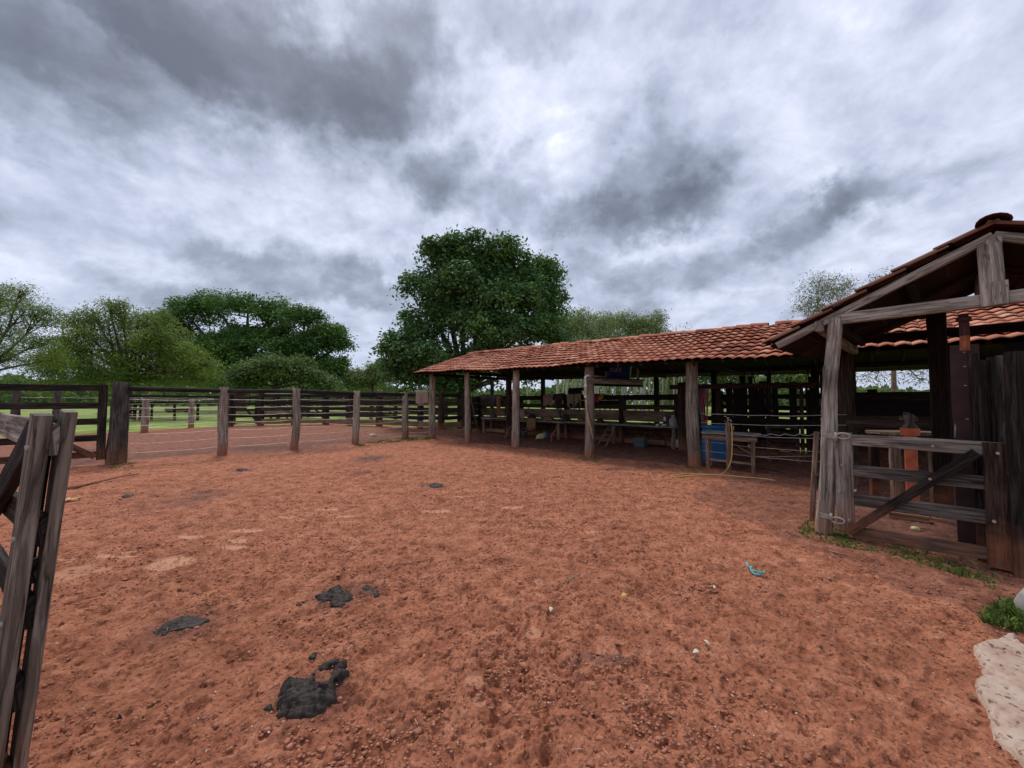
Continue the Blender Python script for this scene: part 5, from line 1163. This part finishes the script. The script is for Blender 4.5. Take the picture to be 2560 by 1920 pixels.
# ------------------------------------------------------------------ things inside the gate shelter
def inside_gate():
    g = G(2284,1291); root = thing('vise_post', g, 'orange square steel post with grey vise on top behind the swing gate', 'vise post')
    m = MB(); m.board(g-Z*.1, g+Z*(DP(2284,1088,g.y).z), .125, .125, tuple(GN), warp=0); m.build('post', 'orange', root)
    zt = DP(2284,1088,g.y).z; t = V3((g.x, g.y, zt))
    m = MB(); m.board(t, t+Z*.10, .19, .16, tuple(GN), warp=0); m.build('head_block', 'orange', root)
    m = MB(); c = t+Z*.10; m.lathe(c, [(.02,0),(.085,0),(.075,.03),(.05,.06),(.055,.10),(.07,.13),(.06,.17),(.035,.19),(.02,.19)], 12)
    m.board(c+Z*.13-GD*.10, c+Z*.13+GD*.08, .05, .06, (0,0,1)); m.board(c+Z*.16-GD*.03, c+Z*.215-GD*.02, .07, .05, tuple(GN)); m.build('vise', 'greyD', root)
    # low work table
    a = DP(2215,1083,6.0); b = DP(2340,1083,6.0); z = a.z
    root = thing('work_table', V3(((a.x+b.x)/2,6.2,0)), 'low plank work table standing in shadow behind the orange post', 'table')
    m = MB(); m.board(V3((a.x,6.1,z)), V3((b.x,6.1,z)), .5, .045, (0,0,1)); m.build('top_board', 'plank', root)
    m = MB(); m.board(V3((a.x,5.86,z-.08)), V3((b.x,5.86,z-.08)), .10, .03, (0,1,0)); m.build('apron', 'brown', root)
    for x in (a.x+.08, b.x-.1):
        for y in (5.95, 6.3):
            m = MB(); m.board(V3((x,y,-.05)), V3((x,y,z-.03)), .15, .06, (0,1,0)); m.build('leg', 'plank' if y < 6 else 'brown', root)
    # long rail crossing behind
    m = MB(); m.board(DP(2115,1056,7.0), DP(2275,1062,6.4), .13, .05, (.6,.8,0)); m.build('crossbar', 'brown', None, 'brown plank rail crossing behind the orange post at vise height', 'rail')
    # low box / kick board
    r = thing('low_box', G(2262,1300), 'low wooden tray on the ground at the foot of the orange post', 'tray')
    a, b = G(2222,1296), G(2325,1310)
    m = MB(); m.board(a+Z*.05, b+Z*.05, .09, .03, tuple(GN)); m.build('side_board', 'plank', r)
    m = MB(); m.board(a+Z*.05+GN*.3, b+Z*.05+GN*.3, .09, .03, tuple(GN)); m.build('side_board', 'brown', r)
    m = MB(); m.board(a+Z*.02+GN*.15, b+Z*.02+GN*.15, .28, .02, (0,0,1)); m.build('bottom', 'brown', r)
    # dark short stump post and boards
    c = G(2339,1242); m = MB(); m.log(c-Z*.05, V3((c.x,c.y,DP(2339,1132,c.y).z)), .085, .08, sides=12); m.build('stump_post', 'greyD', None, 'short dark round post standing right of the orange post', 'post')
    # handle on the maroon plate
    m = MB(); p = DP(2388,1060,4.1); q = DP(2388,1093,4.1); o = V3((.09,.05,0)); m.tube([p+o, p, q, q+o], .010, 6); m.build('pull_handle', 'steel', None, 'bent steel pull handle left of the maroon plate', 'handle')
    # green rope under the gate
    m = MB(); m.tube([DP(2412,1222,4.3), DP(2430,1248,4.2), DP(2455,1280,4.1)], .008, 6); m.build('rope', 'yel_bag', None, 'thin yellow-green rope dangling behind the gate near its right stile', 'rope')
    # a fallen mango
    g = G(2288,1322,.03); m = MB(); m.lathe(g, [(.005,-.03),(.035,-.02),(.045,.0),(.035,.02),(.005,.03)], 12); m.build('fruit', 'yel_bag', None, 'greenish fallen fruit on the ground behind the bottom gate rail', 'fruit')
    # latch parts hanging on the left of the post
    g = DP(2044,1205,4.75); m = MB(); m.box(g, .05, .04, .17); m.build('latch_box', 'leather', None, 'dark latch block hanging behind the leaning stake', 'latch')
    # slatted wooden crates in the chute shadow
    n = 2.2
    r = thing('slatted_rack', SH(S_of(1965,n),n), 'slatted wooden rack standing in the shade right of the table', 'rack')
    a, b = S_of(1918,n), S_of(1990,n)
    for z in (.92,.74,.56,.38,.22):
        m = MB(); m.board(SH(a,n,z), SH(b,n,z-.01), .09, .03, tuple(NN)); m.build('slat', 'brown', r)
    for s in (a, b):
        m = MB(); m.board(SH(s,n+.03,-.05), SH(s,n+.03,.98), .09, .05, tuple(NN)); m.build('leg', 'brown', r)
inside_gate()

# ------------------------------------------------------------------ open gate in the left foreground
def near_gate():
    O_ = V3((-1.795, 1.52, 0)); d = V3((-.85,.53,0)).normalized(); cs = V3((-.53,-.85,0)).normalized()
    def Q(t, o, z): return O_+d*t+cs*o+Z*z+V3((-(1.55-z)*.097, -(1.55-z)*.0, 0))
    root = thing('open_gate', Q(0,0,0), 'heavy weathered gate seen end-on in the left foreground', 'gate'); nr = tuple(cs)
    m = MB(); m.board(Q(0,.036,-.05), Q(0,.036,1.545), .10, .046, nr, warp=.002, seg=12, chip=.008); m.build('stile', 'gateW', root)
    m = MB(); m.board(Q(0,-.031,-.05), Q(0,-.031,1.555), .10, .036, nr, warp=.002, seg=12, chip=.008); m.build('stile', 'gateW', root)
    for k, z in enumerate((1.445,1.10,.79,.49,.17)):
        m = MB(); m.board(Q(-.035,0,z), Q(3.4,0,z+.02*(k == 0)), .125, .026, nr, warp=.003); m.build('rail', 'grey' if k in (0,) else 'blackG', root)
    m = MB(); m.board(Q(.11,0,-.05), Q(.11,0,1.42), .11, .022, nr); m.build('dark_filler', 'black', root)  # added black filler so the gap between the stiles reads dark
    m = MB(); m.board(Q(.07,.036,1.47), Q(2.7,.036,.06), .11, .040, nr); m.build('brace', 'blackG', root)
    m = MB(); m.board(Q(.02,0,.93), Q(.15,0,.93), .09, .04, nr); m.build('spacer', 'greyD', root)
    for t in (3.35,):
        m = MB(); m.board(Q(t,.06,0), Q(t,.06,1.55), .12, .055, nr); m.build('stile', 'greyD', root)
    for z in (1.42,1.08,.77,.46):
        m = MB(); c = Q(-.02,.06,z); m.tube([c-cs*.02, c+cs*.008], .011, 7); m.build('bolt', 'steel', root)
near_gate()

# ------------------------------------------------------------------ dung, slab, litter
def dung(label, poly, hgt_, holes=(), seed=0):
    """lumpy mat inside a polygon given in photo pixels"""
    pts = [G(x, y) for x, y in poly]; xs = [p.x for p in pts]; ys = [p.y for p in pts]; st = max((max(xs)-min(xs))/70, .006)
    gx = np.arange(min(xs)-.03, max(xs)+.03, st); gy = np.arange(min(ys)-.03, max(ys)+.03, st); X, Y = np.meshgrid(gx, gy)
    x, y = X.ravel(), Y.ravel(); pl = [(p.x, p.y) for p in pts]
    d = np.full(x.shape, 9.0)
    for i in range(len(pl)): d = np.minimum(d, seg_dist(x, y, pl[i], pl[(i+1) % len(pl)]))
    s = np.where(inside(x, y, pl), d, -d)+(fbm(x, y, 22, 3, seed)-.5)*.035
    prof = np.clip(s/.03, 0, 1)**.5; fold = 1-np.abs(2*fbm(x*1.0+.3*np.sin(y*20), y*2.2, 14, 3, seed+3)-1)
    s = s-.02*np.clip(fbm(x, y, 45, 2, seed+5)-.70, 0, 1)*6; z = np.where(s > 0, .004+np.clip(s/.05, 0, 1)**.6*(hgt_*.6+hgt_*1.0*(fold-.5)+.014*(fbm(x, y, 60, 2, seed+9)-.5)), -.05)
    V = np.stack([x, y, z], 1); nx = len(gx); ny = len(gy)
    i, j = np.meshgrid(np.arange(ny-1), np.arange(nx-1), indexing='ij'); Fq = np.stack([i*nx+j, i*nx+j+1, (i+1)*nx+j+1, (i+1)*nx+j], -1).reshape(-1,4)
    ok = (s[Fq] > -st*1.2).any(1); Fq = Fq[ok]; used = np.unique(Fq); mp = np.zeros(len(V), int); mp[used] = np.arange(len(used))
    V = V[used]; Fq = mp[Fq]; c = V.mean(0); c[2] = 0
    o = mesh_np('dung_pat', V, Fq, M['dung'], origin=c, smooth=True); tag(o, label, 'dung', 'cow pats on the red earth'); return o
K2 = lambda L: [(300+x*.3164, 1400+y*.3164) for x, y in L]
dung('largest wet black cow pat, horseshoe-shaped, in the near foreground', K2([(1240,1150),(1260,1030),(1310,960),(1370,950),(1440,975),(1540,945),(1555,1000),(1620,1000),(1680,940),(1690,870),(1740,820),(1790,800),(1795,850),(1760,880),(1800,900),(1780,950),(1720,980),(1705,1060),(1700,1130),(1620,1190),(1530,1250),(1400,1275),(1250,1250)]), .05, seed=1)
dung('broken curved strip of dung just behind the largest pat', K2([(1495,915),(1560,870),(1620,810),(1690,785),(1740,790),(1735,835),(1660,830),(1590,890),(1530,925)]), .03, seed=4)
dung('flat grey-black cow pat left of the largest one', K2([(260,580),(340,510),(450,460),(520,440),(620,455),(710,480),(640,520),(560,545),(420,565),(330,600)]), .014, seed=7)
dung('ragged black cow pat in mid foreground with trodden centre', K2([(1540,290),(1600,265),(1680,225),(1740,200),(1760,240),(1850,280),(1840,320),(1790,340),(1760,380),(1680,370),(1650,330),(1580,350)]), .03, seed=11)
dung('small dark lump of dung beside the largest pat', K2([(1130,1190),(1190,1155),(1215,1180),(1180,1205)]), .025, seed=13)
dung('small black cow pat alone in the middle of the yard', [(1068,1214),(1085,1207),(1105,1211),(1108,1218),(1080,1219)], .02, seed=17)
dung('small dark pat far left near the wire fence', [(590,1175),(605,1171),(620,1174),(606,1179)], .02, seed=19)
dung('grey flattened pat beside the long stick at left', [(302,1242),(318,1236),(334,1238),(328,1245)], .012, seed=23)
dung('tiny dark dung lump right of the flat grey-black pat', K2([(1480,790),(1530,740),(1555,745),(1540,780)]), .025, seed=29)
dung('crumbled dark dung scatter right of the ragged mid-foreground pat', K2([(1900,215),(1950,200),(1990,225),(2040,255),(2050,290),(2010,300),(1985,265),(1930,245)]), .02, seed=31)
dung('thin dark smear of dung below the ragged mid-foreground pat', K2([(1380,355),(1420,345),(1445,360),(1400,368)]), .015, seed=37)
dung('small round dark dung ball near the bottom left', [(290,1787),(303,1784),(304,1795),(292,1797)], .03, seed=41)
def slab():
    poly = [(470,610),(510,600),(560,565),(665,560),(740,505),(850,505),(870,560),(918,610),(1100,700),(1500,900),(1500,2000),(1100,1820),(918,1659),(780,1530),(700,1470),(640,1400),(610,1260),(560,1090),(520,1040),(490,905),(530,870),(600,880),(660,888),(560,830),(540,745),(480,680)]
    pts = [G(2300+x*.2832, 1450+y*.2832) for x, y in poly]; pl = [(p.x, p.y) for p in pts]
    xs = [p[0] for p in pl]; ys = [p[1] for p in pl]; st = .011
    gx = np.arange(min(xs)-.02, max(xs)+.02, st); gy = np.arange(min(ys)-.02, max(ys)+.02, st); X, Y = np.meshgrid(gx, gy); x, y = X.ravel(), Y.ravel()
    d = np.full(x.shape, 9.0)
    for i in range(len(pl)): d = np.minimum(d, seg_dist(x, y, pl[i], pl[(i+1) % len(pl)]))
    s = np.where(inside(x, y, pl), d, -d)+(fbm(x, y, 12, 3, 3)-.5)*.02
    z = np.where(s > 0, .022+.022*np.clip(s/.02, 0, 1)+.012*(fbm(x, y, 3, 4, 6)-.5)-.012*(fbm(x, y, 30, 2, 8) > .68)-.010*(np.abs(fbm(x, y, 2.2, 3, 5)-.5) < .006), -.05)
    V = np.stack([x, y, z], 1); nx = len(gx); ny = len(gy)
    i, j = np.meshgrid(np.arange(ny-1), np.arange(nx-1), indexing='ij'); Fq = np.stack([i*nx+j, i*nx+j+1, (i+1)*nx+j+1, (i+1)*nx+j], -1).reshape(-1,4)
    ok = (s[Fq] > -st*1.2).any(1); Fq = Fq[ok]; used = np.unique(Fq); mp = np.zeros(len(V), int); mp[used] = np.arange(len(used)); V = V[used]; Fq = mp[Fq]; c = V.mean(0); c[2] = 0
    m, nt, b = nodes('slab'); N = nt.nodes.new; L = nt.links.new; ge = N('ShaderNodeNewGeometry')
    n = N('ShaderNodeTexNoise'); n.inputs['Scale'].default_value = 4; n.inputs['Detail'].default_value = 10; n.inputs['Roughness'].default_value = .7; L(ge.outputs['Position'], n.inputs[0])
    r = N('ShaderNodeValToRGB'); L(n.outputs[0], r.inputs[0]); e = r.color_ramp.elements; e[0].position = .3; e[0].color = (.34,.17,.11,1); e[1].position = .6; e[1].color = (.52,.385,.30,1); q = e.new(.45); q.color = (.43,.29,.21,1)
    n2 = N('ShaderNodeTexNoise'); n2.inputs['Scale'].default_value = 26; n2.inputs['Detail'].default_value = 3; L(ge.outputs['Position'], n2.inputs[0])
    r2 = N('ShaderNodeValToRGB'); L(n2.outputs[0], r2.inputs[0]); f = r2.color_ramp.elements; f[0].position = .32; f[0].color = (.2,.12,.1,1); f[1].position = .42; f[1].color = (1,1,1,1)
    mx = N('ShaderNodeMixRGB'); mx.blend_type = 'MULTIPLY'; mx.inputs[0].default_value = .9; L(r.outputs[0], mx.inputs[1]); L(r2.outputs[0], mx.inputs[2]); L(mx.outputs[0], b.inputs['Base Color']); b.inputs['Roughness'].default_value = .9
    bp = N('ShaderNodeBump'); bp.inputs['Distance'].default_value = .01; L(n2.outputs[0], bp.inputs['Height']); L(bp.outputs[0], b.inputs['Normal'])
    o = mesh_np('stone_slab', V, Fq, m, origin=c, smooth=True); tag(o, 'pale pitted slab with ragged edge in the bottom right corner', 'stone slab')
slab()
def litter():
    # clods
    n = 42000; a = RNG.uniform(-1.05, 1.05, n); q = 1.0+9*RNG.random(n)**1.2; x = q*np.sin(a); y = q*np.cos(a); s = RNG.uniform(.0035,.0095,n)*(1+ (RNG.random(n) > .96)*1.0)
    base = np.array([(1,0,0),(-1,0,0),(0,1,0),(0,-1,0),(0,0,1),(0,0,-1)], float); tri = np.array([(0,2,4),(2,1,4),(1,3,4),(3,0,4),(2,0,5),(1,2,5),(3,1,5),(0,3,5)])
    keep = fbm(x, y, 1.7, 3, 31)+.25*RNG.random(n) > .55; x, y, s = x[keep], y[keep], s[keep]; n = len(x)
    V = base[None]*s[:,None,None]*RNG.uniform(.6,1.5,(n,6,1))*np.array([1.5,1.2,.6])+RNG.normal(0,.15,(n,6,3))*s[:,None,None]; V[:,:,0] += x[:,None]; V[:,:,1] += y[:,None]; V[:,:,2] += (s*.4)[:,None]
    Fq = (tri[None]+np.arange(n)[:,None,None]*6).reshape(-1,3); o = mesh_np('soil_clods', V.reshape(-1,3), Fq, M['clod'], smooth=False)
    tag(o, 'loose crumbs of red soil scattered over the trodden yard', 'soil clods', None, 'stuff')
    # pale chips and straw
    n = 900; a = RNG.uniform(-1.0, 1.05, n); q = 1.2+9*RNG.random(n)**.9; x = q*np.sin(a); y = q*np.cos(a); C = np.stack([x, y, np.full(n,.022)], 1)
    s = RNG.uniform(.006,.017,n); th = RNG.uniform(0,6.28,n); st = RNG.random(n) > .8; ln = np.where(st, s*3.5, s); wd = np.where(st, .0018, s*.55)
    ax = np.stack([np.cos(th), np.sin(th), RNG.normal(0,.2,n)], 1); bx = np.stack([-np.sin(th), np.cos(th), RNG.normal(0,.3,n)], 1)
    V = np.stack([C-ax*ln[:,None]/2, C+bx*wd[:,None]/2, C+ax*ln[:,None]/2, C-bx*wd[:,None]/2], 1).reshape(-1,3)
    m = mat_plain('pale_chip', (.62,.50,.36), .8, 0, .4, 40)
    o = mesh_np('straw_chips', V, np.arange(4*n).reshape(-1,4), m); o.modifiers.new('s','SOLIDIFY').thickness = .003
    tag(o, 'tiny pale wood chips and straw bits strewn over the red yard', 'litter', None, 'stuff')
    # individual leaves and chips
    dl = mat_plain('dry_leaf', (.55,.36,.12), .7, 0, .3, 30); gl = mat_plain('pale_leaf', (.60,.58,.42), .7, 0, .2, 30)
    K5 = lambda x, y: (900+x*.4973, 1200+y*.4973)
    for (x, y, ln, rz, mt, lab) in ((1328,582,.06,.3,dl,'yellow-brown fallen leaf in the middle foreground'),(1783,541,.04,.8,gl,'white wood chip below the turquoise strap'),(1740,818,.045,2,gl,'pale chip in the right foreground'),(1690,868,.045,0,gl,'whitish chip just left of the other pale chip'),(960,652,.05,1.3,gl,'pale greenish scrap beside the centre footprints')):
        g = G(*K5(x, y), .03); d = V3((math.cos(rz), math.sin(rz), .1)); b_ = V3((-math.sin(rz), math.cos(rz), .2)); m_ = MB(); g_ = []
        for i in range(7):
            t = i/6; w = ln*.28*math.sin(math.pi*min(1, t*1.02))+.001; c = g+d*ln*(t-.5)+Z*.012*math.sin(t*3); g_.append([c-b_*w, c-Z*.004, c+b_*w])
        m_.sheet(g_); m_.build('fallen_leaf', mt, None, lab, 'leaf', solid=.002)
    gl2 = G(173,1248,.03); m_ = MB()
    for k in range(5):
        a_ = k*1.25; m_.sheet([[gl2+V3((math.cos(a_)*r_-math.sin(a_)*w_, math.sin(a_)*r_+math.cos(a_)*w_, .02*r_)) for w_ in (-w0, 0, w0)] for r_, w0 in ((0,.01),(.05,.03),(.10,.025),(.15,.002))])
    m_.build('fallen_leaf', dl, None, 'large yellow lobed leaf on the earth beside the open gate', 'leaf', solid=.002)
    # sticks
    def stick(pts, r, lab, mt='plank'): m = MB(); m.tube([G(x, y, .02+z) for x, y, z in pts], r, 7, taper=r*.6); m.build('stick', mt, None, lab, 'stick')
    stick([(166,1222,0),(215,1212,.01),(265,1200,.02),(300,1192,.03),(348,1184,.01)], .022, 'long crooked stick lying on the earth at the left')
    stick([(1412,1453,0),(1432,1443,.01),(1452,1433,.0)], .006, 'short straw stalk in the middle of the foreground', 'sack')
    stick([(2072,1377,0),(2095,1383,.01),(2118,1390,0)], .014, 'bark sliver on the weeds near the gate post')
    stick([(1905,1167,0),(1945,1175,.01),(1975,1183,0)], .014, 'bare stick on the shaded ground right of the table')
    # turquoise strap
    K = [(1945,412,.03),(1948,432,.035),(1962,440,.03),(1972,455,.02),(1990,458,.035),(2010,463,.03),(2030,465,.03),(2034,458,.035),(2022,472,.01),(1998,478,.015),(1978,470,.01),(1962,448,.03),(1970,432,.05),(1972,444,.03)]
    P = [G(900+x*.4973, 1200+y*.4973, z) for x, y, z in K]
    for _ in range(2):
        Q = [P[0]]
        for i in range(len(P)-1): Q += [P[i].lerp(P[i+1], .25), P[i].lerp(P[i+1], .75)]
        Q.append(P[-1]); P = Q
    m = MB(); m.tube(P, .008, 6); m.build('strap', 'turq', None, 'turquoise plastic strap lying twisted on the red earth', 'strap')
    # stone by the pen fence and the rock at right edge
    def rock(px, py, r, lab, mt, fz=.6, name='stone'):
        g = G(px, py); m = MB(); rings = []; 
        for k in range(7):
            t = math.pi*k/6; rings.append([g+V3((r*math.sin(t)*math.cos(a)*random.uniform(.85,1.15)+.001*math.cos(a), r*math.sin(t)*math.sin(a)*random.uniform(.85,1.15), r*fz*(.6-math.cos(t)))) for a in [2*math.pi*j/10 for j in range(10)]])
        m.loft(rings, [k*.05 for k in range(7)]); m.build(name, mt, None, lab, 'stone')
    rock(932,1091,.16,'single pale stone on the dark earth behind the wire fence','concrete',.5)
    rock(2582,1540,.08,'grey stone half hidden by weeds at the right edge','rock',1.6)
    rock(2431,1748,.018,'small brown pebble at the edge of the pale slab','plank',.6,'pebble')
litter()
def weeds(name, label, px0, poly, n, hmin, hmax, mat='weed'):
    pl = [G(x, y) for x, y in poly]; P_ = [(p.x, p.y) for p in pl]; xs = [p[0] for p in P_]; ys = [p[1] for p in P_]
    x = RNG.uniform(min(xs), max(xs), n*6); y = RNG.uniform(min(ys), max(ys), n*6); k = inside(x, y, P_) & (fbm(x, y, 5, 3, 3)+.35*RNG.random(n*6) > .66); x, y = x[k][:n], y[k][:n]; n = len(x)
    h = RNG.uniform(hmin, hmax, n); th = RNG.uniform(0, 6.28, n); ln = RNG.uniform(.3,1.0,n)*h; w = RNG.uniform(.004,.010,n)
    b = np.stack([x, y, np.full(n, -.005)], 1); t = b+np.stack([np.cos(th)*ln, np.sin(th)*ln, h], 1); md = (b+t)/2+np.array([0,0,1])*h[:,None]*.2
    sd_ = np.stack([-np.sin(th), np.cos(th), 0*th], 1)*w[:,None]
    V = np.stack([b-sd_*.4, b+sd_*.4, md+sd_, t, md-sd_], 1).reshape(-1,3); Fq = np.arange(5*n).reshape(-1,5)
    o = mesh_np(name, V, Fq, M[mat], tint=np.repeat(np.clip(RNG.normal(.5,.25,n),0,1),5)[:,None]); tag(o, label, 'weeds', None, 'stuff')
weeds('grass_tufts', 'bright green weeds growing along the foot of the gate and its post', 0, [(1995,1330),(2010,1305),(2080,1312),(2200,1345),(2330,1385),(2470,1425),(2520,1450),(2480,1475),(2380,1440),(2250,1400),(2120,1372),(2020,1350)], 3000, .010, .045)
weeds('grass_tufts', 'green weed clump at the right edge beside the grey stone', 0, [(2448,1555),(2490,1510),(2540,1500),(2600,1520),(2640,1590),(2540,1580)], 650, .02, .07)
weeds('grass_tufts', 'thin green grass at the foot of the wire fence near the shed', 0, [(880,1112),(1010,1095),(1085,1093),(1075,1099),(1015,1103),(900,1118)], 1800, .02, .07)
weeds('grass_tufts', 'few green blades around the foot of the thickest fence post', 0, [(255,1165),(300,1152),(345,1158),(330,1170),(280,1172)], 260, .01, .05)
weeds('grass_tufts', 'faint green blades around the foot of the fourth shed post', 0, [(1440,1145),(1475,1138),(1510,1146),(1490,1154),(1455,1153)], 260, .01, .04)
weeds('grass_tufts', 'faint green moss around the foot of the nearest shed post', 0, [(1700,1172),(1730,1160),(1765,1170),(1750,1178),(1720,1180)], 500, .01, .035)
for _o in bpy.data.objects:
    if 'wl' in _o: del _o['wl']
